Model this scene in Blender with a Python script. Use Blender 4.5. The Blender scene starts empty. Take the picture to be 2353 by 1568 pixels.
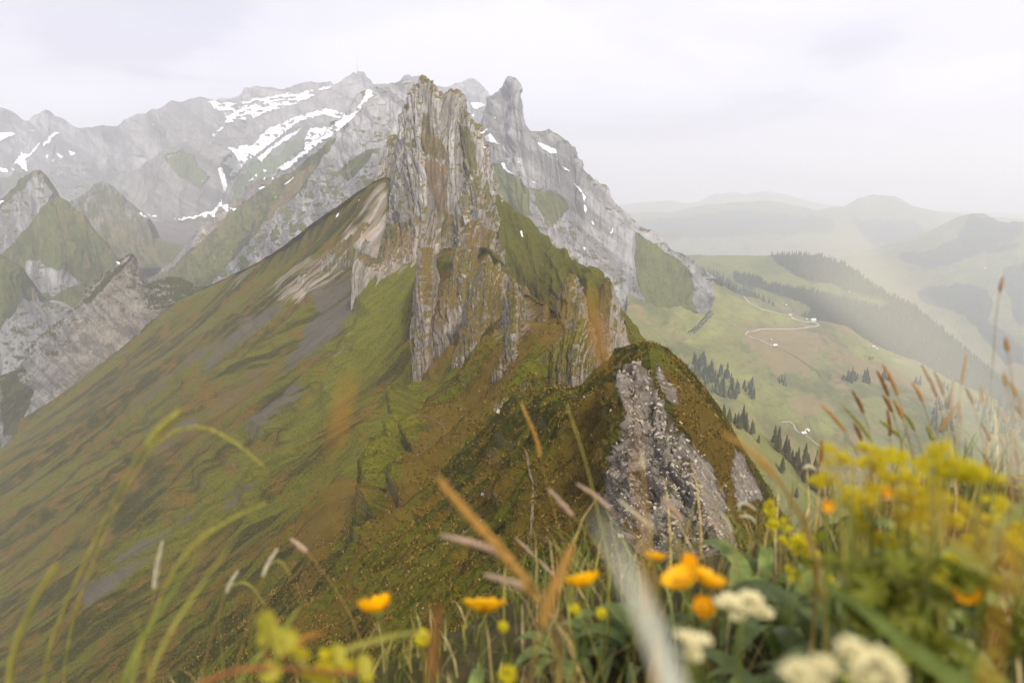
import bpy, math, random
import numpy as np
from mathutils import Vector
from mathutils.bvhtree import BVHTree

# ------------------------------------------------------------------ camera, sky, sun, exposure
SC = bpy.context.scene
PITCH = math.radians(12.4)
F = 1568.0                                   # focal length in units of a 2352 px wide picture (24 mm on 36 mm)
cam_d = bpy.data.cameras.new('camera'); cam = bpy.data.objects.new('camera', cam_d)
SC.collection.objects.link(cam); SC.camera = cam
cam.location = (0, 0, 0); cam.rotation_euler = (math.pi/2 - PITCH, 0, 0)
cam_d.sensor_width = 36; cam_d.lens = 24; cam_d.clip_start = 0.01; cam_d.clip_end = 60000
cam_d.dof.use_dof = True; cam_d.dof.focus_distance = 60; cam_d.dof.aperture_fstop = 4.6
cam_d.dof.aperture_blades = 0

SUN_EL, SUN_AZ = math.radians(44), math.radians(158)      # azimuth clockwise from the view direction (+Y)
W = bpy.data.worlds.new('World'); SC.world = W; W.use_nodes = True
def world_nodes():
    nt = W.node_tree; nt.nodes.clear(); N = nt.nodes.new; L = nt.links.new
    out = N('ShaderNodeOutputWorld'); bg = N('ShaderNodeBackground'); bg2 = N('ShaderNodeBackground'); mix = N('ShaderNodeMixShader')
    sky = N('ShaderNodeTexSky'); sky.sky_type = 'NISHITA'; sky.sun_disc = False
    sky.sun_elevation = SUN_EL; sky.sun_rotation = SUN_AZ; sky.altitude = 1900
    L(sky.outputs[0], bg.inputs[0]); bg.inputs[1].default_value = 0.12
    tc = N('ShaderNodeTexCoord')
    sep = N('ShaderNodeSeparateXYZ'); L(tc.outputs['Generated'], sep.inputs[0])
    # a cloud sheet overhead: direction projected on a plane
    mx = N('ShaderNodeMath'); mx.operation = 'MAXIMUM'; L(sep.outputs[2], mx.inputs[0]); mx.inputs[1].default_value = 0.0
    ad = N('ShaderNodeMath'); ad.operation = 'ADD'; L(mx.outputs[0], ad.inputs[0]); ad.inputs[1].default_value = 0.16
    dv = N('ShaderNodeVectorMath'); dv.operation = 'DIVIDE'
    cmb = N('ShaderNodeCombineXYZ')
    for k in range(3): L(ad.outputs[0], cmb.inputs[k])
    L(tc.outputs['Generated'], dv.inputs[0]); L(cmb.outputs[0], dv.inputs[1])
    mp = N('ShaderNodeMapping'); mp.inputs['Location'].default_value = (1.7, 0.55, 0); mp.inputs['Scale'].default_value = (0.55, 0.62, 0.0)
    L(dv.outputs[0], mp.inputs[0])
    n1 = N('ShaderNodeTexNoise'); n1.inputs['Scale'].default_value = 1.5; n1.inputs['Detail'].default_value = 7; n1.inputs['Roughness'].default_value = 0.5
    n1.inputs['Distortion'].default_value = 0.4
    L(mp.outputs[0], n1.inputs[0])
    r1 = N('ShaderNodeValToRGB'); e = r1.color_ramp.elements
    e[0].position = 0.36; e[0].color = (0.56, 0.545, 0.60, 1)
    e[1].position = 0.66; e[1].color = (0.38, 0.377, 0.455, 1)
    m = e.new(0.52); m.color = (0.495, 0.484, 0.55, 1)
    r1.color_ramp.interpolation = 'EASE'
    L(n1.outputs[0], r1.inputs[0]); L(r1.outputs[0], bg2.inputs[0]); bg2.inputs[1].default_value = 1.0
    mix.inputs[0].default_value = 0.97
    L(bg.outputs[0], mix.inputs[1]); L(bg2.outputs[0], mix.inputs[2]); L(mix.outputs[0], out.inputs[0])
world_nodes()
sun_d = bpy.data.lights.new('sun', 'SUN'); sun = bpy.data.objects.new('sun', sun_d); SC.collection.objects.link(sun)
sun_d.energy = 2.9; sun_d.angle = math.radians(6); sun_d.color = (1.0, 0.9, 0.74)
sd = Vector((math.sin(SUN_AZ)*math.cos(SUN_EL), math.cos(SUN_AZ)*math.cos(SUN_EL), math.sin(SUN_EL)))
sun.rotation_euler = (-sd).to_track_quat('-Z', 'Y').to_euler()
vs = SC.view_settings; SC.display_settings.display_device = 'sRGB'
vs.view_transform = 'Standard'; vs.look = 'None'; vs.exposure = 0.98; vs.gamma = 1.0; vs.use_curve_mapping = False
SC.cycles.use_denoising = True
SC.cycles.max_bounces = 10; SC.cycles.diffuse_bounces = 3; SC.cycles.transparent_max_bounces = 8
SC.cycles.volume_bounces = 8
HAZE_DENSITY = 0.000175

# ------------------------------------------------------------------ helpers
rnd = random.Random(7); RS = np.random.RandomState(5)
COL = SC.collection
CP, SP = math.cos(PITCH), math.sin(PITCH)
def P(x, y, Y):
    """world point on the sight line of picture point x, y at ground distance Y ahead"""
    x = np.asarray(x, float); y = np.asarray(y, float); Y = np.asarray(Y, float)
    u = (x - 1176)/F; v = (784 - y)/F
    k = Y/(CP + v*SP)
    return np.stack([u*k, Y + 0*k, (-SP + v*CP)*k], -1)
def PV(x, y, Y): return Vector(P(x, y, Y).tolist())
def proj(p):
    d = p[..., 1]*CP - p[..., 2]*SP
    up = p[..., 1]*SP + p[..., 2]*CP
    d = np.maximum(d, 1e-3)
    return 1176 + F*p[..., 0]/d, 784 - F*up/d
def _h(i, j, k, seed):
    n = (i*374761393 + j*668265263 + k*2147483647 + seed*1274126177) & 0xffffffff
    n = ((n ^ (n >> 13))*1274126177) & 0xffffffff
    return (n ^ (n >> 16)) & 0xffffffff
def noise(x, y, z=0.0, seed=0):
    x, y, z = np.broadcast_arrays(np.asarray(x, float), np.asarray(y, float), np.asarray(z, float))
    i, j, k = np.floor(x).astype(np.int64), np.floor(y).astype(np.int64), np.floor(z).astype(np.int64)
    fx, fy, fz = x-i, y-j, z-k
    s = lambda t: t*t*t*(t*(t*6-15)+10)
    ux, uy, uz = s(fx), s(fy), s(fz)
    r = 0
    for a in (0, 1):
        for b in (0, 1):
            for c in (0, 1):
                h = _h(i+a, j+b, k+c, seed)
                g = ((h & 255)/127.5-1)*(fx-a) + (((h >> 8) & 255)/127.5-1)*(fy-b) + (((h >> 16) & 255)/127.5-1)*(fz-c)
                r = r + g*(ux if a else 1-ux)*(uy if b else 1-uy)*(uz if c else 1-uz)
    return r*1.3
def fbm(x, y, z=0.0, o=4, seed=0, rough=0.5):
    a, t, f = 1.0, 0.0, 1.0
    for k in range(o):
        t = t + a*noise(x*f, y*f, z*f, seed+k*17); a *= rough; f *= 2.03
    return t
def ridged(x, y, z=0.0, o=4, seed=0, rough=0.5):
    a, t, f = 1.0, 0.0, 1.0
    for k in range(o):
        t = t + a*(0.5-2*np.abs(noise(x*f, y*f, z*f, seed+k*17))); a *= rough; f *= 2.03
    return t
def pip(x, y, poly):
    ins = np.zeros(x.shape, bool); n = len(poly)
    for a in range(n):
        x0, y0 = poly[a]; x1, y1 = poly[(a+1) % n]
        if y0 == y1: continue
        c = ((y0 > y) != (y1 > y)) & (x < (x1-x0)*(y-y0)/(y1-y0)+x0)
        ins ^= c
    return ins
def resample(pts, n, t=None):
    pts = np.asarray(pts, float)
    q = pts[:, :2]
    s = np.r_[0, np.cumsum(np.hypot(*np.diff(q, axis=0).T))]; s /= s[-1]
    t = np.linspace(0, 1, n) if t is None else t
    return np.stack([np.interp(t, s, pts[:, k]) for k in range(pts.shape[1])], -1)
def smooth1(a, it):
    a = a.copy()
    for _ in range(it): a[1:-1] = (a[:-2]+2*a[1:-1]+a[2:])/4
    return a
def catmull(G, nv):
    """G: R x C x 3 -> rows interpolated, nv steps per segment (int or list)"""
    R = len(G); out = []
    nv = [nv]*(R-1) if isinstance(nv, int) else nv
    Z = np.concatenate([[2*G[0]-G[1]], G, [2*G[-1]-G[-2]]])
    for r in range(R-1):
        p0, p1, p2, p3 = Z[r], Z[r+1], Z[r+2], Z[r+3]
        for k in range(nv[r]):
            t = k/nv[r]
            out.append(0.5*(2*p1+(p2-p0)*t+(2*p0-5*p1+4*p2-p3)*t*t+(3*p1-p0-3*p2+p3)*t**3))
    out.append(G[-1])
    return np.array(out)
def gnormals(V):
    du = np.gradient(V, axis=1); dv = np.gradient(V, axis=0)
    n = np.cross(du, dv); n /= np.linalg.norm(n, axis=-1, keepdims=True)+1e-9
    return n
def prop(o, label=None, cat=None, group=None, kind=None):
    if label: o['label'] = label
    if cat: o['category'] = cat
    if group: o['group'] = group
    if kind: o['kind'] = kind
    return o
def link(name, me, parent=None, loc=None):
    o = bpy.data.objects.new(name, me); COL.objects.link(o)
    if parent is not None: o.parent = parent
    if loc is not None: o.location = loc
    return o
def empty(name, loc, label, cat, group=None, rz=0.0):
    o = link(name, None, None, loc); o.rotation_euler = (0, 0, rz); o.empty_display_size = 0.05
    return prop(o, label, cat, group)
def mesh_np(name, V, Fa, mat, smooth=True, uv=None, mk=None):
    """V n x 3, Fa m x k (k = 3 or 4)"""
    me = bpy.data.meshes.new(name); V = np.asarray(V, np.float32); Fa = np.asarray(Fa, np.int32)
    m, k = Fa.shape
    me.vertices.add(len(V)); me.vertices.foreach_set('co', V.ravel())
    me.loops.add(m*k); me.loops.foreach_set('vertex_index', Fa.ravel())
    me.polygons.add(m); me.polygons.foreach_set('loop_start', np.arange(0, m*k, k, dtype=np.int32))
    me.polygons.foreach_set('loop_total', np.full(m, k, np.int32))
    me.polygons.foreach_set('use_smooth', np.full(m, smooth))
    me.update(calc_edges=True)
    if uv is not None:
        l = me.uv_layers.new(name='UV'); l.data.foreach_set('uv', np.asarray(uv, np.float32)[Fa.ravel()].ravel())
    if mk is not None:
        a = me.attributes.new('mk', 'FLOAT_COLOR', 'POINT'); a.data.foreach_set('color', np.asarray(mk, np.float32).ravel())
    me.materials.append(mat)
    return me
def grid_faces(R, C):
    i = np.arange(R-1)[:, None]*C + np.arange(C-1)[None]
    return np.stack([i, i+C, i+C+1, i+1], -1).reshape(-1, 4)
SURF = {}
def surface(name, V, mat, mk=None, uv=None, keep=None, kind='structure', parent=None):
    R, C = V.shape[:2]
    me = mesh_np(name, V.reshape(-1, 3), grid_faces(R, C), mat, True, uv.reshape(-1, 2), mk.reshape(-1, 4))
    o = link(name, me, parent)
    if kind: o['kind'] = kind
    return o
def bvh_of(o):
    me = o.data
    v = np.empty(len(me.vertices)*3, np.float32); me.vertices.foreach_get('co', v)
    f = np.empty(len(me.loops), np.int32); me.loops.foreach_get('vertex_index', f)
    return BVHTree.FromPolygons(v.reshape(-1, 3).tolist(), f.reshape(-1, 4).tolist())
TREES = []
def register(o): TREES.append((o, bvh_of(o))); return o
def cast(x, y, only=None):
    d = PV(x, y, 100.0).normalized(); best = None
    for o, b in TREES:
        if only and o.name not in only: continue
        h = b.ray_cast(Vector((0, 0, 0)), d, 30000)
        if h[0] is not None and (best is None or h[3] < best[3]): best = (h[0], h[1], o, h[3])
    return best

# ------------------------------------------------------------------ node materials
class NB:
    def __init__(s, name):
        s.m = bpy.data.materials.new(name); s.m.use_nodes = True; s.t = s.m.node_tree; s.t.nodes.clear()
        s.out = s.n('ShaderNodeOutputMaterial'); s.b = s.n('ShaderNodeBsdfPrincipled'); s.l(s.b.outputs[0], s.out.inputs[0])
    def n(s, t, **k):
        o = s.t.nodes.new(t)
        for a, b in k.items(): setattr(o, a, b)
        return o
    def l(s, a, b): s.t.links.new(a, b)
    def v(s, sock, val):
        if isinstance(val, (int, float, tuple)): sock.default_value = val
        else: s.l(val, sock)
    def math(s, op, a, b=None, c=None, clamp=False):
        o = s.n('ShaderNodeMath', operation=op, use_clamp=clamp); s.v(o.inputs[0], a)
        if b is not None: s.v(o.inputs[1], b)
        if c is not None: s.v(o.inputs[2], c)
        return o.outputs[0]
    def mix(s, f, a, b, mode='MIX'):
        o = s.n('ShaderNodeMix', data_type='RGBA', blend_type=mode); s.v(o.inputs[0], f)
        for k, c in ((6, a), (7, b)):
            if isinstance(c, tuple): c = (*c[:3], 1.0)
            s.v(o.inputs[k], c)
        return o.outputs[2]
    def ramp(s, f, lo, hi):
        o = s.n('ShaderNodeMapRange', interpolation_type='SMOOTHSTEP'); s.v(o.inputs[0], f); s.v(o.inputs[1], lo); s.v(o.inputs[2], hi)
        return o.outputs[0]
    def noise(s, vec, scale, detail=4, rough=0.55, dist=0.0):
        o = s.n('ShaderNodeTexNoise'); s.v(o.inputs['Vector'], vec); s.v(o.inputs['Scale'], scale)
        o.inputs['Detail'].default_value = detail; o.inputs['Roughness'].default_value = rough; o.inputs['Distortion'].default_value = dist
        return o.outputs[0]
    def vor(s, vec, scale, feature='F1'):
        o = s.n('ShaderNodeTexVoronoi', feature=feature); s.v(o.inputs['Vector'], vec); s.v(o.inputs['Scale'], scale)
        return o.outputs[0]
    def mapping(s, vec, scale, loc=(0, 0, 0), rot=(0, 0, 0)):
        o = s.n('ShaderNodeMapping'); s.l(vec, o.inputs[0]); o.inputs['Scale'].default_value = scale
        o.inputs['Location'].default_value = loc; o.inputs['Rotation'].default_value = rot
        return o.outputs[0]
    def bump(s, h, strength, dist):
        o = s.n('ShaderNodeBump'); s.v(o.inputs['Height'], h); o.inputs['Strength'].default_value = strength; o.inputs['Distance'].default_value = dist
        s.l(o.outputs[0], s.b.inputs['Normal'])
STEEP = 0.12
def alpine(name, grass_a, grass_b, dry, rock_a, rock_b, ochre, scree, su, sv, tex, bump=0.6, bdist=1.0, nz=(0.5, 0.75), strata=None, rockdark=0.5, tuft=0.0):
    """mask mk: R rock, G lush grass, B scree, A brown soil; su / sv scale the two surface directions, tex is features per metre"""
    b = NB(name); b.b.inputs['Roughness'].default_value = 0.95; b.b.inputs['Specular IOR Level'].default_value = 0.12
    uv = b.n('ShaderNodeUVMap', uv_map='UV').outputs[0]; ob = b.n('ShaderNodeNewGeometry')
    pos = ob.outputs['Position']
    at = b.n('ShaderNodeAttribute', attribute_name='mk'); sep = b.n('ShaderNodeSeparateColor'); b.l(at.outputs['Color'], sep.inputs[0])
    mR, mG, mB, mA = sep.outputs[0], sep.outputs[1], sep.outputs[2], at.outputs['Alpha']
    streak = b.mapping(uv, (su, sv, 1.0))
    s1 = b.noise(streak, 1.0, 8, 0.62, 0.3)
    s2 = b.noise(b.mapping(uv, (su*3.7, sv*3.7, 1.0), (3.1, 8.2, 0)), 1.0, 6, 0.65, 0.2)
    fine = b.noise(pos, tex, 6, 0.7); big = b.noise(pos, tex*0.06, 3, 0.5)
    # grass
    g = b.mix(b.ramp(s1, 0.45, 0.55), grass_a, grass_b)
    g = b.mix(b.ramp(b.math('ADD', b.math('MULTIPLY', s2, 0.6), b.math('MULTIPLY', big, 0.4)), 0.495, 0.57), g, dry)
    lush = b.mix(b.ramp(s2, 0.35, 0.7), tuple(c*1.0 for c in grass_b), tuple(c*f for c, f in zip(grass_b, (1.45, 1.5, 1.25))))
    g = b.mix(mG, g, lush)
    g = b.mix(b.math('MULTIPLY', b.ramp(fine, 0.35, 0.7), 0.45), g, b.mix(0.5, g, tuple(c*1.2 for c in dry)))
    if tuft:
        tv = b.vor(pos, tuft)
        tn = b.noise(pos, tuft*0.8, 3, 0.6)
        tm = b.math('MULTIPLY', b.ramp(tv, 0.45, 0.15), b.ramp(tn, 0.42, 0.58))
        g = b.mix(b.math('MULTIPLY', tm, 0.75), g, tuple(c*f for c, f in zip(dry, (1.75, 1.6, 1.3))))
        g = b.mix(b.math('MULTIPLY', b.ramp(tn, 0.5, 0.33), 0.5), g, tuple(c*0.45 for c in grass_a))
    gr = b.noise(b.mapping(uv, (su*11, sv*16, 1.0), (2, 7, 0)), 1.0, 5, 0.7)
    g = b.mix(b.math('MULTIPLY', b.ramp(gr, 0.5, 0.3), 0.55), g, tuple(c*0.45 for c in grass_a))
    g = b.mix(b.math('MULTIPLY', b.ramp(gr, 0.55, 0.75), 0.4), g, tuple(c*1.5 for c in dry))
    # rock
    r = b.mix(b.ramp(s1, 0.35, 0.65), rock_a, rock_b)
    crack = b.noise(b.mapping(uv, (su*6, sv*4, 1.0), (5, 1, 0)), 1.0, 7, 0.72, 0.6)
    r = b.mix(b.math('MULTIPLY', b.ramp(crack, 0.52, 0.36), rockdark), r, tuple(c*0.38 for c in rock_a))
    r = b.mix(b.math('MULTIPLY', b.ramp(big, 0.5, 0.68), 0.55), r, ochre)
    if strata:
        st = b.noise(b.mapping(b.mapping(pos, (1, 1, 1), rot=strata[1]), strata[0]), 1.0, 6, 0.68, 0.3)
        r = b.mix(b.math('MULTIPLY', b.ramp(st, 0.54, 0.42), 0.55), r, tuple(c*0.42 for c in rock_a))
        r = b.mix(b.math('MULTIPLY', b.ramp(st, 0.6, 0.72), 0.5), r, tuple(min(1, c*1.35) for c in rock_b))
    r = b.mix(b.math('MULTIPLY', b.ramp(fine, 0.4, 0.65), 0.35), r, tuple(c*0.7 for c in rock_a))
    # slope: grass holds on the gentler steps of a rock
    sn = b.n('ShaderNodeSeparateXYZ'); b.l(ob.outputs['Normal'], sn.inputs[0])
    flat = b.ramp(b.math('ADD', sn.outputs[2], b.math('MULTIPLY', b.math('SUBTRACT', s2, 0.5), 0.5)), nz[0], nz[1])
    steep = b.ramp(b.math('ADD', sn.outputs[2], b.math('MULTIPLY', b.math('SUBTRACT', s2, 0.5), 0.7)), 0.24, 0.12)
    isrock = b.math('MAXIMUM', b.math('MULTIPLY', b.ramp(b.math('ADD', mR, b.math('MULTIPLY', b.math('SUBTRACT', s2, 0.5), 0.9)), 0.35, 0.6), b.math('SUBTRACT', 1.0, flat)),
                    b.math('MULTIPLY', steep, STEEP))
    sc = b.mix(b.ramp(s2, 0.3, 0.7), scree, tuple(c*0.7 for c in scree))
    sc = b.mix(b.math('MULTIPLY', b.ramp(fine, 0.5, 0.75), 0.4), sc, tuple(c*1.7 for c in scree))
    c = b.mix(b.ramp(b.math('ADD', mB, b.math('MULTIPLY', b.math('SUBTRACT', b.math('ADD', b.math('MULTIPLY', s1, .6), b.math('MULTIPLY', s2, .4)), 0.5), 2.6)), 0.35, 0.65), g, sc)
    c = b.mix(b.math('MULTIPLY', b.ramp(b.math('ADD', mA, b.math('MULTIPLY', b.math('SUBTRACT', s2, 0.5), 0.8)), 0.3, 0.7), 0.85), c, dry)
    c = b.mix(isrock, c, r)
    b.l(c, b.b.inputs['Base Color'])
    h = b.math('ADD', b.math('ADD', b.math('MULTIPLY', fine, 0.35), b.math('MULTIPLY', s2, 0.5)), b.math('MULTIPLY', gr, 0.45))
    h = b.math('ADD', h, b.math('MULTIPLY', crack, b.math('MULTIPLY', isrock, 0.9)))
    if tuft: h = b.math('ADD', h, b.math('MULTIPLY', tm, 0.35))
    b.bump(h, bump, bdist)
    return b.m
def plain(name, col, rough=0.8, col2=None, scale=20, trans=0.0, spec=0.2, attr=False, bump=None):
    b = NB(name); b.b.inputs['Roughness'].default_value = rough; b.b.inputs['Specular IOR Level'].default_value = spec
    gc = b.n('ShaderNodeTexCoord').outputs['Object']
    n = b.noise(gc, scale, 4, 0.6)
    c = b.mix(b.ramp(n, 0.35, 0.65), col, col2 or tuple(k*0.75 for k in col))
    b.l(c, b.b.inputs['Base Color'])
    if bump: b.bump(n, bump[0], bump[1])
    if trans:
        tr = b.n('ShaderNodeBsdfTranslucent'); mx = b.n('ShaderNodeMixShader'); mx.inputs[0].default_value = trans
        b.l(c, tr.inputs[0]); b.l(b.b.outputs[0], mx.inputs[1]); b.l(tr.outputs[0], mx.inputs[2]); b.l(mx.outputs[0], b.out.inputs[0])
    return b.m

ROCK_A, ROCK_B = (0.25, 0.215, 0.18), (0.43, 0.385, 0.335)
OCHRE = (0.30, 0.20, 0.11)
M_near = alpine('ridge_turf_and_rock', (0.025, 0.031, 0.004), (0.090, 0.097, 0.008), (0.118, 0.076, 0.012), ROCK_A, ROCK_B, OCHRE, (0.105, 0.092, 0.072),
                0.62, 0.020, 0.9, 1.0, 1.4, tuft=0.85, nz=(0.86, 1.05))
M_tower = alpine('tower_limestone', (0.07, 0.07, 0.02), (0.11, 0.105, 0.025), (0.165, 0.11, 0.05), (0.23, 0.215, 0.19), (0.45, 0.43, 0.40), (0.33, 0.26, 0.18), (0.12, 0.10, 0.09),
                 0.16, 0.010, 0.12, 1.0, 3.0, nz=(0.54, 0.74), rockdark=0.9)
M_pinn = alpine('pinnacle_limestone', (0.06, 0.058, 0.012), (0.11, 0.10, 0.016), (0.130, 0.088, 0.026), (0.165, 0.145, 0.12), (0.34, 0.30, 0.255), (0.26, 0.19, 0.12), (0.12, 0.10, 0.09),
                0.35, 0.03, 0.5, 1.0, 1.0, nz=(0.50, 0.70), rockdark=0.7, tuft=0.7)
M_slab = alpine('slab_limestone', (0.035, 0.042, 0.012), (0.06, 0.065, 0.015), (0.05, 0.05, 0.02), (0.15, 0.15, 0.145), (0.32, 0.315, 0.30), (0.30, 0.25, 0.19), (0.11, 0.10, 0.09),
                0.012, 0.05, 0.05, 1.0, 4.0, nz=(0.55, 0.8), strata=((0.02, 0.02, 0.11), (0, math.radians(-35), 0)))
M_mid = alpine('mountain_rock_and_turf', (0.035, 0.048, 0.012), (0.075, 0.092, 0.022), (0.14, 0.11, 0.05), (0.22, 0.22, 0.225), (0.40, 0.40, 0.405), (0.28, 0.22, 0.16), (0.15, 0.14, 0.135),
               0.012, 0.0022, 0.02, 1.0, 12.0, nz=(0.8, 0.95), strata=((0.004, 0.004, 0.035), (0, math.radians(-38), 0)))
M_far = alpine('high_mountain_rock', (0.05, 0.07, 0.03), (0.07, 0.10, 0.04), (0.12, 0.11, 0.07), (0.19, 0.195, 0.21), (0.38, 0.385, 0.40), (0.22, 0.2, 0.17), (0.14, 0.14, 0.14),
               0.006, 0.0015, 0.012, 1.0, 25.0, nz=(0.9, 0.99), strata=((0.0015, 0.0015, 0.016), (0, math.radians(-30), 0)))
M_past = alpine('pasture', (0.085, 0.10, 0.036), (0.14, 0.15, 0.05), (0.18, 0.14, 0.07), (0.22, 0.21, 0.2), (0.3, 0.3, 0.28), OCHRE, (0.16, 0.15, 0.12),
                0.006, 0.003, 0.02, 0.6, 5.0, nz=(0.3, 0.5))
M_hills = alpine('wooded_hills', (0.075, 0.095, 0.026), (0.12, 0.14, 0.035), (0.15, 0.13, 0.055), (0.016, 0.028, 0.018), (0.024, 0.04, 0.022), (0.02, 0.032, 0.02), (0.16, 0.15, 0.12),
                0.004, 0.003, 0.01, 0.6, 8.0, nz=(2, 3))
M_snow = plain('old_snow', (0.82, 0.84, 0.87), 0.7, (0.66, 0.69, 0.74), 0.02)

# ------------------------------------------------------------------ landforms seen beyond the ridge
def masks(V, layers, jitter=7.0, jf=0.03):
    """layers: list of (channel, value, polygon in picture units); edges broken up by noise"""
    x, y = proj(V); mk = np.zeros(V.shape[:2]+(4,))
    jx = jitter*fbm(x*jf, y*jf, 0.3, 4, 3); jy = jitter*fbm(x*jf, y*jf, 5.3, 4, 9)
    for ch, val, poly in layers:
        ins = pip(x+jx, y+jy, poly); mk[..., ch][ins] = val
    for _ in range(5):
        mk[1:-1] = (mk[:-2]+2*mk[1:-1]+mk[2:])/4; mk[:, 1:-1] = (mk[:, :-2]+2*mk[:, 1:-1]+mk[:, 2:])/4
    return mk
def loft(name, rows, nu, nv, mat, amp, wl, layers=(), base=(0, 0, 0, 0), aniso=1.0, seed=0, back=None, smooth=True, ridge=0.5, sky_keep=0.45,
         jitter=7, oct=6, reg=True, kind='structure', flute=None, ledge=0, tdrop=None, parent=None):
    """rows far/top to near/bottom, each a picture polyline with distance; amp metres of relief at wavelength wl metres"""
    G = []
    for r in rows:
        r = np.array(r, float); q = resample(r, nu)
        G.append(P(q[:, 0], q[:, 1], q[:, 2]))
    G = np.array(G)
    nb = 0
    if back:                                    # far side: the land really falls away behind the crest
        bk = G[0].copy(); bk[:, 1] += back[0]; bk[:, 2] -= back[1]; bk[:, 0] *= 1+back[0]/np.maximum(G[0][:, 1], 1)*0.2
        G = np.concatenate([[bk], G]); nb = 8
        nv = [nb] + ([nv]*(len(rows)-1) if isinstance(nv, int) else list(nv))
    V = catmull(G, nv) if smooth else catmull(G, nv)
    n = gnormals(V)
    if (n.mean((0, 1))@np.array([0, -0.6, 0.8])) < 0: n = -n
    du = np.linalg.norm(np.diff(V, axis=1), axis=-1).mean(0); U = np.r_[0, np.cumsum(du)]
    dv = np.linalg.norm(np.diff(V, axis=0), axis=-1).mean(1); Vv = np.r_[0, np.cumsum(dv)]
    UU, VV = np.meshgrid(U, Vv)
    wx = fbm(UU/(wl*2), VV/(wl*2), seed+.5, 3, seed+40)*wl*0.5
    a = fbm((UU+wx)/wl, VV/(wl*aniso), seed+0.1, oct, seed)
    b = ridged((UU+wx)/wl, VV/(wl*aniso), seed+4.1, oct, seed+31)
    D = amp*(a*(1-ridge)+b*ridge)
    D += amp*0.25*fbm(V[..., 0]/wl*3, V[..., 1]/wl*3, V[..., 2]/wl*3, 4, seed+77)
    if flute: # tall narrow grooves running down the face
        fl = ridged((UU+wx*0.2)/flute[1], VV/(flute[1]*14), seed+2.2, 4, seed+51, 0.6)
        D += flute[0]*fl
    if ledge:   # broken blocks and ledges
        zz = V[..., 2]/(wl*.55) + 0.8*fbm(V[..., 0]/wl, V[..., 1]/wl, seed, 3, seed+5) + .5*noise(UU/(wl*.25), VV/(wl*2), seed, seed+6)
        D += ledge*(np.abs((zz % 1)-.5)*4-1)*np.clip(noise(UU/(wl*.6), VV/(wl*.6), 3.3, seed)*2+.6, 0, 1)
        D += ledge*1.3*ridged(UU/(wl*.09), VV/(wl*.5), seed+9.1, 3, seed+8, .7)
    w = np.ones(len(V)); w[:nb+1] = sky_keep
    w[nb:nb+12] = np.linspace(sky_keep, 1, 12)[:len(w[nb:nb+12])]
    V = V + n*(D*w[:, None])[..., None]
    cov = masks(V, [(c, 1.0, p) for c, v, p in layers], jitter); mk = masks(V, layers, jitter)
    BM = [lambda m, k=k: m+base[k]*(1-cov[..., k]) for k in range(4)]
    for k in range(4): mk[..., k] = BM[k](mk[..., k])
    mk = np.clip(mk, 0, 1)
    o = surface(name, V, mat, mk, np.stack([UU, VV], -1), kind=kind, parent=parent)
    if reg: register(o)
    return o, V
T1 = lambda p: [(x*.3462, 136+y*.3462) for x, y in p]           # points read in enlarged cut-outs of the photograph
T2 = lambda p: [(769+x*.3462, 136+y*.3462) for x, y in p]
TS = lambda p: [(271+x*.2695, 136+y*.2695) for x, y in p]
T3 = lambda p: [(1538+x*.3462, 407+y*.3462) for x, y in p]
def withY(p, *ys):
    ys = np.interp(np.linspace(0, 1, len(p)), np.linspace(0, 1, len(ys)), ys)
    return [(a, b, c) for (a, b), c in zip(p, ys)]

# valley plain under everything, out to the edge of the view
def plain_ground():
    xs = np.linspace(-15000, 15000, 90); ys = np.linspace(-2500, 15500, 60)
    X, Y = np.meshgrid(xs, ys[::-1]); Z = -905 + 40*fbm(X/2500, Y/2500, 0, 4, 3)
    V = np.stack([X, Y, Z], -1); mk = np.zeros(V.shape[:2]+(4,))
    surface('ground', V, M_past, mk, V[..., :2].copy())
plain_ground()

# far hills to the right
FOREST_A = T3([(660, 512), (960, 505), (1150, 570), (1300, 680), (1450, 780), (1600, 845), (1760, 960), (1900, 1100), (2100, 1260), (2352, 1500), (2400, 1800), (1500, 1250), (1000, 960), (860, 920), (960, 905), (930, 860), (760, 790), (600, 740), (620, 710), (760, 725), (860, 745), (950, 750), (1050, 795), (1200, 820), (1400, 870), (1480, 850), (1400, 800), (1180, 760), (1100, 720), (930, 680), (790, 620)])
FOREST_B = T3([(420, 640), (500, 650), (600, 680), (640, 720), (560, 730), (450, 700)])
FOREST_C = T3([(200, 610), (300, 640), (420, 720), (520, 760), (640, 820), (700, 860), (560, 800), (430, 760), (330, 700), (60, 590)])
loft('far_hills', [withY([(1380, 478), (1440, 470), (1538, 459), (1580, 468), (1607, 462), (1635, 447), (1683, 440), (1711, 447), (1763, 440), (1808, 447), (1884, 469), (1960, 476), (2100, 484), (2500, 492)], 13500),
                  withY([(1380, 560), (1700, 560), (2500, 570)], 11500)], 300, 14, M_hills, 60, 1500, seed=3, back=(900, 500))
loft('distant_hills', [withY([(1400, 505), (1440, 493), (1538, 493), (1590, 476), (1625, 469), (1700, 466), (1780, 464), (1815, 474), (1867, 481), (1912, 474), (1940, 473), (1971, 457), (2005, 450), (2050, 455), (2092, 476), (2144, 488), (2196, 494), (2300, 505), (2500, 520)], 9800, 9200, 9000),
                  withY([(1400, 575), (1700, 560), (1900, 545), (2100, 560), (2500, 600)], 7600),
                  withY([(1400, 660), (1700, 650), (1900, 640), (2100, 640), (2500, 700)], 5600)], 380, 30, M_hills, 110, 900, seed=5, back=(900, 500),
     layers=[(0, 0.8, [(1440, 510), (1700, 480), (1900, 500), (1950, 540), (1750, 540), (1500, 560)]), (0, .8, [(1950, 500), (2100, 500), (2150, 560), (2000, 560)])])
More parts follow.
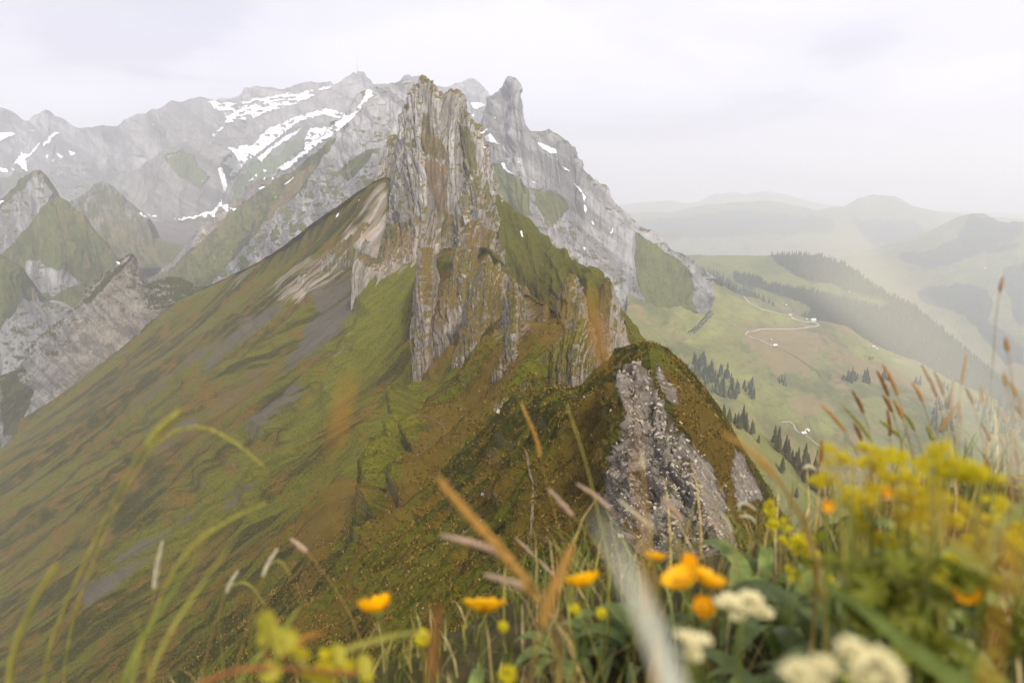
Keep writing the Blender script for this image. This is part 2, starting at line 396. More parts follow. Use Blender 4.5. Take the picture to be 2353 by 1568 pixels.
loft('right_hills', [withY([(1860, 610), (1960, 585), (2040, 565), (2106, 542), (2147, 525), (2189, 504), (2230, 490), (2258, 490), (2293, 507), (2317, 511), (2327, 507), (2352, 511), (2500, 500)], 6200, 5900),
                    withY([(1860, 660), (2050, 640), (2150, 620), (2300, 590), (2500, 580)], 4900),
                    withY([(1900, 760), (2050, 760), (2200, 760), (2500, 740)], 3900),
                    withY([(1950, 900), (2150, 920), (2300, 960), (2500, 980)], 3100)], 340, 40, M_hills, 60, 600, seed=8, back=(500, 300),
     layers=[(0, 1, T3([(1450, 530), (1700, 480), (1900, 420), (2000, 250), (2352, 300), (2352, 380), (2200, 440), (1900, 560), (1850, 600), (1650, 600)])), (0, 1, T3([(2050, 520), (2200, 460), (2352, 430), (2352, 450), (2200, 500)])),
             (0, 1, T3([(1640, 760), (1800, 720), (2000, 700), (2100, 750), (2150, 850), (2100, 1000), (1900, 880), (1700, 840)])), (0, 1, T3([(2200, 600), (2352, 560), (2352, 1000), (2300, 960), (2250, 800)])), (0, 1, T3([(1950, 900), (2200, 1000), (2352, 1150), (2352, 1400), (2200, 1200)]))])
loft('forest_hill', [[(1400, 560, 3800), (1470, 575, 3600), (1560, 592, 3500), (1650, 587, 3400), (1740, 590, 3300), (1820, 585, 3200), (1870, 584, 3200), (1936, 606, 3100), (1988, 644, 3000), (2040, 680, 2900), (2092, 704, 2850), (2144, 745, 2800), (2196, 792, 2700), (2265, 845, 2600), (2352, 905, 2500), (2520, 1010, 2400)],
                    [(1400, 640, 2900), (1560, 645, 2700), (1680, 670, 2620), (1800, 700, 2560), (1900, 730, 2500), (2000, 790, 2400), (2100, 840, 2300), (2250, 910, 2200), (2520, 1030, 2100)],
                    [(1400, 720, 2400), (1560, 740, 2350), (1680, 760, 2300), (1800, 790, 2250), (1900, 830, 2200), (2000, 880, 2150), (2100, 930, 2100), (2250, 980, 2050), (2520, 1100, 1950)]],
     420, 50, M_hills, 26, 320, seed=11, back=(300, 160), layers=[(0, 1, FOREST_A), (0, 1, FOREST_B), (0, 1, FOREST_C)])
loft('alp_pasture', [[(1440, 560, 1900), (1500, 590, 1950), (1548, 603, 2000), (1588, 622, 2050), (1640, 645, 2100), (1690, 672, 2100), (1740, 700, 2120), (1800, 722, 2150), (1850, 738, 2200), (1880, 742, 2200), (1930, 752, 2150), (1980, 785, 2050), (2020, 805, 2000), (2090, 830, 1950), (2180, 870, 1850), (2290, 925, 1700), (2430, 990, 1600), (2560, 1050, 1500)],
                    [(1440, 680, 1500), (1540, 700, 1550), (1640, 730, 1650), (1740, 765, 1750), (1800, 778, 1800), (1880, 785, 1850), (1960, 820, 1700), (2060, 870, 1600), (2200, 930, 1500), (2560, 1080, 1300)],
                    [(1440, 790, 1200), (1600, 845, 1250), (1700, 855, 1330), (1800, 880, 1350), (1900, 910, 1350), (2050, 960, 1300), (2200, 1010, 1200), (2560, 1130, 1100)],
                    [(1480, 880, 950), (1640, 930, 980), (1760, 990, 1000), (1850, 1010, 1020), (2000, 1060, 1000), (2200, 1110, 950), (2560, 1200, 900)],
                    [(1500, 1000, 760), (1640, 1050, 760), (1760, 1100, 780), (1900, 1130, 800), (2100, 1200, 780), (2560, 1300, 740)],
                    [(1500, 1150, 640), (1760, 1280, 640), (2100, 1450, 600), (2560, 1600, 560)]],
     520, 60, M_past, 14, 160, seed=13, back=(260, 200), jitter=10,
     layers=[(3, 0.75, [(1700, 760), (1800, 745), (1880, 770), (1860, 850), (1780, 860), (1720, 800)]), (3, 0.7, [(1900, 800), (2100, 850), (2250, 930), (2100, 900), (1980, 870)]),
             (1, 0.9, [(1560, 650), (1680, 680), (1860, 745), (1700, 740), (1600, 800), (1530, 760)]), (1, 0.8, [(1900, 750), (1980, 785), (2090, 832), (2290, 925), (2250, 930), (2000, 850)]),
             (1, 0.7, [(1640, 820), (1800, 880), (1950, 960), (1900, 1010), (1700, 930)]), (3, 0.8, [(1810, 915), (1870, 900), (1920, 940), (1840, 960)])])
loft('near_spur', [[(1560, 870, 560), (1620, 925, 545), (1660, 950, 530), (1720, 985, 520), (1800, 1035, 500), (1850, 1080, 480), (1900, 1130, 450), (1960, 1210, 430), (2060, 1320, 400), (2500, 1750, 330)],
                  [(1560, 1020, 420), (1700, 1120, 400), (1800, 1200, 390), (1900, 1290, 370), (2060, 1420, 350), (2500, 1850, 300)],
                  [(1500, 1240, 250), (1700, 1340, 250), (1800, 1420, 250), (1900, 1500, 250), (2060, 1650, 250), (2500, 2100, 230)]],
     240, 70, M_past, 4, 60, seed=15, back=(160, 130), base=(0, 0.35, 0, 0.3))

# high mountains
sky_left = T1([(-160, 300), (0, 325), (50, 330), (110, 360), (150, 400), (210, 425), (250, 385), (330, 338), (360, 375), (400, 382), (440, 405), (520, 480), (600, 492), (680, 490), (740, 480), (830, 445), (920, 395), (1000, 400), (1050, 375), (1100, 350), (1160, 283), (1220, 290), (1290, 270), (1340, 248), (1400, 268), (1440, 285), (1560, 275), (1640, 235), (1690, 262), (1800, 230), (1900, 230), (2030, 200), (2200, 150), (2225, 180), (2340, 85)])
sky_mid = T2([(120, 80), (150, 95), (195, 97), (215, 120), (270, 185), (290, 180), (350, 175), (400, 190), (470, 135), (500, 140), (520, 165), (570, 135), (620, 165), (700, 205), (760, 230), (850, 205), (895, 178), (940, 215), (960, 260), (1000, 300), (1100, 330), (1200, 420)])
ridge_all = [(a, b, c) for (a, b), c in zip(sky_left, np.linspace(4300, 4350, len(sky_left)))] + [(a, b, c) for (a, b), c in zip(sky_mid, np.linspace(4350, 3900, len(sky_mid)))]
def px_rows_down(top, fr, base):
    t = resample(top, 200); b = resample(base, 200, (t[:, 0]-t[0, 0])/(t[-1, 0]-t[0, 0]))
    return [(t*(1-f)+b*f) for f in fr]
base_far = [(-55, 560, 3100), (60, 590, 3000), (180, 560, 3000), (320, 520, 3150), (410, 520, 3200), (520, 490, 3200), (600, 470, 3100), (760, 420, 3100), (900, 420, 3100), (1184, 480, 3000)]
rr = px_rows_down(ridge_all, (0, .3, .65, 1.0), base_far)
for r, dy in zip(rr[1:3], (60, -60)): r[:, 2] += dy
loft('snowy_massif', rr, 700, 75, M_far, 75, 420, seed=21, back=(700, 500), aniso=1.4, base=(0.9, 0, 0, 0), sky_keep=0.12, jitter=14,
     layers=[(0, 0.25, TS([(930, 1080), (1180, 870), (1340, 800), (1600, 650), (1500, 860), (1100, 1200), (900, 1250)])), (1, 1.0, TS([(930, 1080), (1180, 870), (1340, 800), (1600, 650), (1500, 860), (1100, 1200), (900, 1250)])),
             (0, 0.35, T1([(0, 770), (130, 760), (250, 700), (100, 900), (0, 900)]))])
loft('dark_buttress', [withY([(180, 470), (240, 450), (298, 403), (349, 365), (385, 345), (422, 327), (500, 325), (535, 352), (516, 373), (510, 400), (524, 430), (540, 470), (560, 500)], 3500, 3350),
                      withY([(190, 560), (250, 520), (314, 470), (380, 440), (440, 430), (500, 430), (520, 460), (560, 510)], 3250),
                      withY([(200, 620), (320, 540), (420, 545), (500, 535), (560, 530)], 3050)], 330, 60, M_far, 45, 220, seed=23, back=(300, 250), aniso=2.0, base=(0.9, 0, 0, 0), sky_keep=0.2,
     layers=[(0, .3, TS([(350, 830), (560, 760), (800, 1000), (700, 1100), (500, 1000)])), (1, .8, TS([(350, 830), (560, 760), (800, 1000), (700, 1100), (500, 1000)]))])
loft('valley_bowl', [withY([(150, 540), (250, 520), (320, 500), (410, 510), (500, 492), (548, 482), (620, 440)], 3150),
                    withY([(190, 590), (270, 575), (350, 555), (430, 550), (490, 530), (560, 500), (660, 470)], 2700),
                    withY([(220, 650), (290, 635), (350, 622), (410, 600), (480, 570), (680, 540)], 2200),
                    withY([(230, 760), (300, 710), (380, 680), (480, 660), (700, 640)], 1700)], 320, 50, M_mid, 18, 200, seed=25, aniso=2.0, base=(0.0, 0.55, 0, 0), jitter=12,
     layers=[(2, 1.0, [(310, 505), (420, 515), (540, 490), (520, 530), (470, 560), (400, 560), (340, 540)]), (2, .9, [(225, 520), (300, 570), (380, 600), (420, 640), (360, 640), (290, 590)])])
loft('green_shoulder', [withY([(100, 520), (163, 465), (194, 448), (239, 416), (263, 430), (290, 460), (322, 486), (345, 505)], 2500, 2650),
                       withY([(110, 580), (180, 540), (240, 520), (290, 530), (350, 560)], 2300),
                       withY([(120, 680), (200, 640), (260, 620), (310, 620), (380, 620)], 2050)], 260, 50, M_mid, 26, 120, seed=27, back=(200, 200), aniso=2.5, base=(0.45, 0.2, 0, 0), sky_keep=0.3)
loft('green_spur', [withY([(-90, 545), (0, 470), (35, 447), (69, 410), (93, 394), (110, 418), (128, 456), (145, 461), (193, 500), (230, 545), (262, 590), (300, 628), (340, 660)], 1750, 1950, 1850, 1750, 1700),
                   withY([(-90, 620), (20, 560), (90, 530), (150, 545), (200, 590), (250, 640), (330, 700)], 1650),
                   withY([(-90, 760), (40, 720), (120, 690), (200, 720), (330, 790)], 1450)], 330, 70, M_mid, 22, 110, seed=29, back=(200, 200), aniso=3, base=(0.25, 0.25, 0, 0.2), sky_keep=0.35, ridge=.7,
     layers=[(0, 1.0, [(-90, 560), (0, 480), (93, 402), (122, 445), (60, 520), (0, 590), (-90, 640)]), (0, .7, [(60, 600), (150, 620), (190, 650), (120, 680), (60, 660)])])
loft('dark_slope', [withY([(-120, 530), (0, 582), (28, 598), (65, 650), (110, 700), (190, 730), (260, 740)], 1400),
                   withY([(-120, 680), (0, 700), (80, 740), (190, 790), (260, 820)], 1300),
                   withY([(-120, 900), (0, 880), (80, 860), (190, 850), (260, 860)], 1150)], 240, 60, M_mid, 20, 80, seed=31, back=(150, 150), aniso=2.5, base=(0.3, 0.0, 0, 0), ridge=.7,
     layers=[(0, .95, [(60, 690), (160, 700), (190, 760), (60, 850), (-50, 900), (0, 760)])])
l2top = [(330, 680, 2000), (374, 634, 2050), (415, 593, 2100), (467, 548, 2150), (502, 517, 2200), (557, 467, 2250), (602, 422, 2200), (648, 400, 2150), (690, 372, 2100), (729, 338, 2050), (778, 303, 2000), (804, 272, 1980), (837, 236, 1960), (862, 214, 1950), (872, 212, 1950), (885, 217, 1940), (893, 203, 1930), (903, 199, 1930), (913, 206, 1930), (921, 202, 1920), (942, 199, 1900), (990, 230, 1900), (1060, 320, 1850), (1100, 420, 1850)]
l2base = [(400, 730, 1350), (470, 690, 1300), (560, 625, 1280), (675, 560, 1250), (744, 520, 1250), (814, 480, 1230), (900, 460, 1200), (1100, 540, 1200)]
rr = px_rows_down(l2top, (0, .35, .7, 1.0), [(330, 760, 1350)]+l2base)
loft('slab_mountain', rr, 520, 75, M_mid, 26, 130, seed=33, back=(300, 350), aniso=3.0, base=(0.85, 0, 0, 0), sky_keep=0.2, ridge=.6,
     layers=[(0, .1, [(330, 700), (374, 634), (557, 467), (700, 372), (778, 303), (700, 430), (620, 500), (540, 590), (480, 660), (400, 700)]), (1, .45, [(330, 700), (374, 634), (557, 467), (640, 430), (560, 540), (470, 650), (400, 700)]),
             (0, .3, [(769, 400), (830, 350), (870, 340), (800, 420)]), (3, .8, [(640, 450), (700, 380), (730, 380), (640, 500), (560, 580)])])
r0 = T2([(1020, 290), (1060, 262), (1110, 235), (1125, 200), (1135, 178), (1150, 165), (1160, 162), (1180, 172), (1192, 195), (1200, 235), (1205, 260), (1230, 330), (1250, 390), (1270, 440), (1300, 490), (1400, 505), (1470, 545), (1500, 575), (1550, 620), (1585, 660), (1600, 700), (1615, 760), (1700, 820), (1800, 900), (1900, 1010), (1960, 1100), (1990, 1150), (2100, 1220), (2250, 1330), (2330, 1390), (2500, 1500)])
r0 = [(1000, 420), (1060, 340), (1095, 300)] + r0
rr = px_rows_down([(a, b, c) for (a, b), c in zip(r0, np.interp(np.linspace(0, 1, len(r0)), [0, .35, 1], [2300, 2150, 1700]))], (0, .33, .66, 1),
                  [(1000, 640, 1500), (1200, 650, 1350), (1300, 730, 1280), (1400, 800, 1270), (1480, 830, 1270), (1560, 800, 1350), (1640, 720, 1600)])
loft('hazy_mountain', rr, 560, 80, M_mid, 30, 170, seed=35, back=(350, 400), aniso=2.6, base=(0.75, 0, 0, 0), sky_keep=0.04, ridge=.6, flute=(3, 40),
     layers=[(0, .05, T2([(1010, 700), (1100, 700), (1290, 860), (1300, 1050), (1200, 1050), (1080, 950)])), (1, .8, T2([(1010, 700), (1100, 700), (1290, 860), (1300, 1050), (1200, 1050), (1080, 950)])),
             (0, .2, T2([(1320, 850), (1500, 900), (1560, 1000), (1450, 1100), (1350, 1000)])), (1, .5, T2([(1320, 850), (1500, 900), (1560, 1000), (1450, 1100), (1350, 1000)])),
             (0, .05, T2([(1990, 1150), (2352, 1390), (2400, 1700), (2150, 1700), (2000, 1500), (1990, 1300)])), (1, .7, T2([(1990, 1150), (2352, 1390), (2400, 1700), (2150, 1700), (2000, 1500), (1990, 1300)]))])

# the grass bowl behind the ridge, right of the tower
loft('grass_shoulder', [[(1110, 400, 700), (1150, 465, 680), (1175, 492, 650), (1212, 508, 620), (1240, 545, 580), (1262, 582, 540), (1300, 600, 500), (1340, 650, 450), (1375, 655, 420), (1395, 690, 390), (1420, 735, 350), (1446, 778, 330), (1470, 830, 320), (1500, 900, 310)],
                       [(1100, 560, 560), (1150, 600, 500), (1200, 640, 450), (1260, 680, 400), (1310, 710, 360), (1360, 760, 320), (1400, 800, 300), (1450, 900, 280)],
                       [(1100, 700, 420), (1180, 720, 380), (1260, 760, 340), (1320, 800, 300), (1380, 880, 270), (1430, 960, 250)]], 300, 80, M_near, 7, 50, seed=37, back=(130, 160), base=(0, 0.8, 0, 0.0),
     sky_keep=.3, layers=[(0, .9, [(1400, 770), (1370, 730), (1420, 760), (1450, 800), (1440, 860)]), (1, .1, [(1180, 620), (1280, 660), (1330, 700), (1230, 700)])])

# ------------------------------------------------------------------ the main ridge: one ground surface, profiles across it at fixed distances
PROF = [ # distance, crest, left flank going down, right flank going down
 (3.0,  (1500, 1750), [(1200, 2000), (800, 2350)], [(1900, 2000), (2500, 2400)]),
 (14.0, (1690, 1560), [(1500, 1700), (1200, 2050), (800, 2450)], [(1850, 1700), (2100, 2100)]),
 (28.0, (1680, 1370), [(1550, 1450), (1300, 1700), (900, 2100)], [(1790, 1460), (1950, 1750)]),
 (42.0, (1650, 1230), [(1570, 1290), (1400, 1430), (1100, 1740), (700, 2150)], [(1730, 1320), (1850, 1520)]),
 (55.0, (1590, 1110), [(1500, 1160), (1440, 1200), (1300, 1330), (1000, 1640), (600, 2050)], [(1665, 1180), (1745, 1320), (1850, 1520)]),
 (70.0, (1525, 985),  [(1460, 1010), (1405, 1080), (1385, 1165), (1250, 1300), (900, 1640), (400, 2150)], [(1590, 1030), (1665, 1140), (1740, 1260), (1850, 1460)]),
 (85.0, (1500, 870),  [(1425, 900), (1395, 970), (1330, 1050), (1200, 1190), (800, 1570), (300, 2050)], [(1560, 900), (1645, 1010), (1715, 1130), (1850, 1400)]),
 (100., (1478, 776),  [(1420, 832), (1345, 900), (1220, 1050), (1090, 1190), (700, 1550), (100, 2100)], [(1512, 787), (1565, 835), (1640, 925), (1700, 1035), (1765, 1145), (1870, 1360)]),
 (118., (1400, 860),  [(1330, 905), (1240, 1000), (1100, 1140), (660, 1530), (0, 2100)], [(1480, 900), (1600, 1060), (1700, 1250)]),
 (140., (1300, 885),  [(1250, 915), (1130, 1010), (960, 1170), (600, 1500), (-100, 2100)], [(1380, 900), (1480, 980), (1600, 1180)]),
 (165., (1290, 850),  [(1220, 880), (1120, 970), (950, 1130), (560, 1450), (-200, 2050)], [(1340, 870), (1420, 930), (1560, 1130)]),
 (195., (1300, 775),  [(1235, 815), (1110, 930), (960, 1070), (700, 1290), (350, 1580), (-300, 2100)], [(1350, 830), (1440, 930), (1560, 1130)]),
 (235., (1275, 710),  [(1200, 785), (1050, 925), (900, 1060), (600, 1310), (250, 1580), (-350, 2050)], [(1330, 770), (1420, 860), (1520, 1060)]),
 (300., (1212, 668),  [(1120, 765), (980, 915), (870, 1010), (600, 1220), (180, 1540), (-400, 1950)], [(1260, 720), (1340, 800), (1480, 1000)]),
 (350., (1163, 612),  [(1080, 710), (980, 830), (880, 930), (600, 1150), (100, 1510), (-420, 1850)], [(1200, 660), (1290, 760), (1440, 960)]),
 (400., (1112, 560),  [(1060, 640), (960, 790), (850, 900), (600, 1100), (0, 1500), (-450, 1780)], [(1160, 610), (1240, 720), (1400, 920)]),
 (470., (1015, 565),  [(965, 640), (925, 740), (820, 840), (600, 1020), (0, 1430), (-450, 1700)], [(1090, 590), (1180, 680), (1340, 860)]),
 (540., (985, 590),   [(930, 630), (870, 690), (780, 770), (480, 1000), (0, 1340), (-450, 1600)], [(1060, 590), (1150, 640), (1300, 800)]),
 (610., (935, 520),   [(880, 600), (810, 670), (560, 860), (280, 1070), (0, 1260), (-450, 1540)], [(1050, 560), (1150, 600), (1280, 760)]),
 (690., (885, 400),   [(840, 480), (750, 590), (580, 740), (300, 960), (0, 1165), (-450, 1450)], [(1000, 450), (1100, 520), (1240, 700)]),
 (780., (742, 488),   [(700, 550), (620, 640), (400, 820), (200, 970), (0, 1100), (-450, 1370)], [(860, 520), (1000, 600)]),
 (870., (600, 590),   [(560, 640), (450, 735), (300, 850), (100, 985), (0, 1050), (-450, 1320)], [(760, 600), (900, 700)]),
 (950., (452, 662),   [(400, 712), (300, 795), (100, 945), (0, 1015), (-450, 1290)], [(600, 690), (760, 780)]),
 (1000., (380, 700),  [(340, 740), (250, 820), (100, 930), (0, 995), (-450, 1270)], [(540, 760), (700, 850)]),
]
def spl2(p):
    p = np.array(p, float); return catmull(np.c_[p, np.zeros(len(p))][:, None, :], 3)[:, 0, :2]
RIBS = [([(1178, 625), (1130, 660), (1090, 695), (1055, 750), (1005, 815), (960, 890), (930, 970), (900, 1050)], 30, .040),
 ([(1185, 690), (1140, 750), (1070, 800), (1000, 885), (965, 960), (935, 1040), (900, 1120)], 28, .040),
 ([(1275, 755), (1205, 815), (1150, 860), (1085, 905), (1025, 965), (985, 1030), (950, 1110), (900, 1210), (820, 1340)], 32, .046),
 ([(1290, 890), (1235, 930), (1180, 985), (1105, 1050), (1045, 1130), (985, 1220), (900, 1350), (800, 1510)], 36, .050),
 ([(1345, 910), (1300, 970), (1245, 1020), (1200, 1095), (1135, 1180), (1080, 1270), (1000, 1420)], 40, .050),
 ([(1430, 855), (1370, 935), (1310, 1010), (1240, 1100), (1185, 1190), (1140, 1280)], 44, .045),
 ([(990, 810), (972, 880), (958, 970), (930, 1070), (885, 1140), (870, 1210), (840, 1290), (750, 1410)], 28, .040),
 ([(830, 830), (765, 905), (705, 990), (645, 1080), (560, 1180), (450, 1300)], 30, .035),
 ([(905, 650), (850, 725), (795, 805), (705, 905), (600, 1000), (480, 1100), (300, 1240), (100, 1400)], 34, .036),
 ([(760, 650), (695, 725), (625, 800), (500, 920), (380, 1020), (200, 1155), (0, 1300)], 30, .034),
 ([(640, 650), (560, 745), (460, 835), (340, 935), (200, 1045), (0, 1185)], 26, .030),
 ([(930, 830), (890, 920), (840, 1010), (760, 1105), (640, 1220), (480, 1360), (300, 1510)], 30, -.040),
 ([(870, 760), (780, 855), (700, 935), (560, 1060), (400, 1175), (200, 1320)], 30, -.036),
 ([(890, 1040), (850, 1100), (800, 1195), (755, 1300)], 46, -.075), ([(1000, 960), (960, 1040), (920, 1140), (880, 1230)], 24, -.035),
 ([(720, 670), (640, 760), (500, 870), (300, 1010), (100, 1150)], 28, -.03), ([(840, 700), (790, 760), (740, 850)], 30, -.03),
 ([(1150, 1000), (1080, 1080), (1010, 1170), (930, 1300)], 28, -.04), ([(1270, 990), (1200, 1060), (1110, 1190), (1040, 1300)], 26, -.04),
 ([(560, 1150), (430, 1240), (250, 1380), (120, 1500)], 30, .03), ([(700, 1260), (560, 1360), (400, 1500)], 34, .035), ([(560, 800), (440, 900), (300, 1010), (120, 1140)], 20, .022),
 ([(640, 950), (520, 1050), (380, 1160), (230, 1290)], 22, .022)]
def main_ridge():
    nL, nR, nY = 430, 110, 560
    lnY = np.log([p[0] for p in PROF])
    L_, R_ = [], []
    for Y, c, l, r in PROF:
        a = resample([c]+l, nL); b = resample([c]+r, nR)
        if True: a = smooth1(a, 10); b = smooth1(b, 4)
        L_.append(P(a[:, 0], a[:, 1], Y)); R_.append(P(b[:, 0], b[:, 1], Y))
    G = np.array([np.concatenate([l[::-1], r[1:]]) for l, r in zip(L_, R_)])      # near to far, left to right
    # denser where the picture shows it: even steps of log distance from 18 m on
    tY = np.r_[np.log([3, 6, 10, 14, 18]), np.linspace(math.log(22), lnY[-1], nY)]
    pix = G/np.exp(lnY)[:, None, None]                                              # interpolate directions, not metres
    out = np.empty((len(tY), G.shape[1], 3))
    # cubic hermite with limited tangents (keeps crest notches crisp)
    d = np.diff(pix, axis=0)/np.diff(lnY)[:, None, None]
    m = np.zeros_like(pix); same = (d[:-1]*d[1:]) > 0
    m[1:-1] = np.where(same, 2*d[:-1]*d[1:]/(d[:-1]+d[1:]+1e-12), 0); m[0] = d[0]; m[-1] = d[-1]
    for i, t in enumerate(tY):
        k = min(max(np.searchsorted(lnY, t)-1, 0), len(lnY)-2); h = lnY[k+1]-lnY[k]; s = (t-lnY[k])/h
        q = (2*s**3-3*s*s+1)*pix[k]+(s**3-2*s*s+s)*h*m[k]+(-2*s**3+3*s*s)*pix[k+1]+(s**3-s*s)*h*m[k+1]
        out[i] = q*math.exp(t)
    V = out[::-1]                                                                   # far rows first
    n = gnormals(V)
    if n[..., 2].mean() < 0: n = -n
    Yv = V[..., 1]; UU = np.log(Yv)*60
    col = np.arange(V.shape[1])-nL+1
    sx, sy = proj(V)
    step = np.hypot(np.diff(sx, axis=1), np.diff(sy, axis=1)).clip(0, 12)
    cum = np.concatenate([np.zeros((len(V), 1)), np.cumsum(step, 1)], 1)
    VV = (cum-cum[:, nL-1:nL])/10
    w = fbm(UU/40, VV/90, 0, 2, 5)*2.2
    uu = UU + w
    near = np.clip((Yv-45)/60, 0.25, 1)
    side = np.clip(np.abs(VV)/6, 0.12, 1)                                           # quiet along the crest, strong down the flank
    side = np.where(VV > 0, side*0.35, side)
    far_ = np.interp(Yv, [60, 150, 300, 900], [1, .8, .55, .28])
    side = side*far_
    D = 0.062*ridged(uu/15, VV/130, 1.5, 2, 61)*side*near + 0.030*ridged(uu/5, VV/130, 2.5, 2, 62, .5)*side*near + 0.011*ridged(uu/1.9, VV/110, 7.5, 2, 68)*np.clip(side*1.5, .2, 1)
    D += (0.0055*ridged(uu/0.9, VV/45, 3.5, 2, 63, .6) + 0.0022*fbm(uu/0.9, VV/2.2, 4.5, 4, 64, .65))*np.clip(side*1.5, 0.3, 1)
    rock = masks(V, [(0, 1, [(1420, 840), (1480, 850), (1560, 960), (1600, 1100), (1640, 1260), (1400, 1240), (1395, 1060)])], 10)[..., 0]
    D += rock*(0.014*ridged(sx/40, sy/52, 0.3, 6, 66, .68) + 0.004*np.abs(((sx+sy*.7)/26+2*noise(sx/50, sy/50, .3, 5)) % 1-.5))
    jx = sx+9*fbm(sx/60, sy/60, .2, 3, 71); jy = sy+9*fbm(sx/60, sy/60, 4.2, 3, 72)
    def line(pts, w, A, sharp=1.3):
        p = np.array(spl2(pts)); best = np.full(sx.shape, 1e9); tt = np.zeros(sx.shape); n_ = len(p)-1
        for k in range(n_):
            ax, ay = p[k]; bx, by = p[k+1]; L2 = (bx-ax)**2+(by-ay)**2
            t = np.clip(((jx-ax)*(bx-ax)+(jy-ay)*(by-ay))/L2, 0, 1); d = np.hypot(jx-ax-t*(bx-ax), jy-ay-t*(by-ay))
            m_ = d < best; best = np.where(m_, d, best); tt = np.where(m_, (k+t)/n_, tt)
        return A*np.clip(1-best/w, 0, 1)**sharp*np.clip(np.minimum(tt*5, (1-tt)*4), 0, 1)
    for pts, w, A in RIBS: D = D + line(pts, w, A)*np.interp(Yv, [100, 300, 900], [.85, .6, .42])
    D -= 0.006
    V = V + n*(D*Yv)[..., None]
    Z = lambda *p: list(p)
    lay = [
     # rock: (left foot of the near crag, ribs and outcrops)
     (0, 1.0, [(1425, 835), (1470, 830), (1500, 880), (1540, 960), (1600, 1080), (1660, 1180), (1700, 1280), (1500, 1290), (1420, 1230), (1395, 1150), (1400, 1060), (1440, 980), (1415, 900)]),
     (0, .85, [(1500, 800), (1530, 860), (1560, 930), (1540, 930), (1500, 860)]),
     (0, .8, [(1690, 1020), (1730, 1080), (1765, 1150), (1700, 1170), (1680, 1100)]),
     (0, .75, [(1580, 1000), (1640, 1090), (1690, 1180), (1640, 1160), (1590, 1070)]),
     (0, .45, [(1150, 640), (1210, 660), (1250, 720), (1220, 780), (1170, 800), (1120, 820), (1150, 720)]),
     (0, .40, [(1190, 850), (1240, 870), (1220, 930), (1170, 980), (1130, 990), (1160, 900)]),
     (0, .42, [(1180, 1040), (1220, 1050), (1140, 1160), (1060, 1250), (1040, 1240), (1110, 1120)]),
     (0, .55, [(868, 425), (890, 395), (905, 560), (965, 600), (885, 645), (820, 620), (765, 655), (705, 695), (645, 725), (725, 620), (800, 520)]),
     (3, .6, [(1345, 905), (1430, 850), (1400, 1050), (1380, 1240), (1150, 1300), (1200, 1100)]),
     (0, .45, [(700, 590), (770, 560), (820, 560), (760, 640), (660, 690), (600, 690), (640, 640)]),
     (0, .42, [(500, 660), (560, 610), (620, 585), (600, 640), (520, 690)]),
     (0, .35, [(780, 780), (830, 740), (850, 770), (780, 860), (740, 850)]),
     (0, .3, [(700, 1180), (790, 1080), (850, 1060), (880, 1100), (860, 1180), (800, 1200), (760, 1290), (700, 1260)]),
     (3, .9, [(690, 1200), (740, 1130), (800, 1090), (850, 1120), (800, 1220), (740, 1300), (690, 1270)]),
     # scree fans
     (2, 0.66, [(720, 660), (800, 610), (830, 640), (820, 700), (760, 790), (680, 850), (640, 870), (700, 760)]),
     (2, 0.63, [(520, 740), (640, 690), (690, 680), (600, 760), (500, 830), (440, 870), (480, 800)]),
     (2, 0.59, [(420, 960), (560, 860), (640, 800), (600, 870), (500, 950), (400, 1030), (350, 1050)]),
     (2, 0.56, [(560, 980), (660, 880), (720, 880), (640, 970), (560, 1030)]),
     (2, 0.56, [(180, 1350), (330, 1240), (420, 1200), (560, 1110), (620, 1090), (560, 1150), (400, 1240), (260, 1380), (180, 1440)]),
     (2, 0.40, [(250, 930), (420, 800), (560, 720), (460, 830), (330, 940)]),
     # lush grass
     (1, 1.0, [(830, 640), (960, 610), (950, 700), (900, 820), (760, 960), (620, 1080), (700, 930), (780, 830)]),
     (1, .9, [(900, 900), (970, 850), (960, 980), (880, 1130), (820, 1190), (700, 1240), (800, 1050)]),
     (1, .7, [(500, 1120), (700, 1000), (560, 1180), (300, 1330), (200, 1330), (350, 1220)]),
     (1, .8, [(1240, 790), (1330, 750), (1290, 830), (1180, 880)]), (1, .9, [(1455, 775), (1500, 785), (1560, 850), (1530, 870), (1480, 830)]),
     (1, .5, [(900, 1300), (1100, 1150), (1050, 1300), (1100, 1380), (900, 1500)]), (1, .6, [(1220, 1050), (1300, 980), (1330, 1060), (1180, 1240), (1150, 1200)]),
     # dry brown turf
     (3, .72, [(960, 980), (1060, 880), (1200, 700), (1240, 760), (1100, 980), (960, 1160), (840, 1280), (760, 1420), (640, 1560), (800, 1300), (900, 1100)]),
     (3, .7, [(1020, 620), (1110, 600), (1170, 640), (1150, 740), (1000, 880), (980, 800)]),
     (3, .55, [(600, 830), (700, 760), (620, 900), (480, 1010), (300, 1100), (400, 980)]),
     (3, 1.0, [(1490, 800), (1530, 850), (1640, 940), (1700, 1050), (1760, 1150), (1700, 1200), (1600, 1060)]),
     (3, .85, [(1165, 640), (1215, 660), (1290, 700), (1340, 760), (1400, 840), (1330, 870), (1230, 790), (1180, 720)]),
     (3, .9, [(1000, 620), (1060, 625), (1050, 800), (960, 900), (985, 780)]),
     (3, .6, [(700, 600), (800, 520), (860, 430), (880, 450), (800, 590), (700, 680)]),
     (3, .45, [(0, 1250), (200, 1150), (400, 1050), (250, 1200), (0, 1380)]),
    ]
    mk = masks(V, lay, 16, 0.022)
    o = surface('main_ridge', V, M_near, mk, np.stack([uu, VV], -1))
    register(o)
    return o, V, mk
ridge_o, RV, RMK = main_ridge()

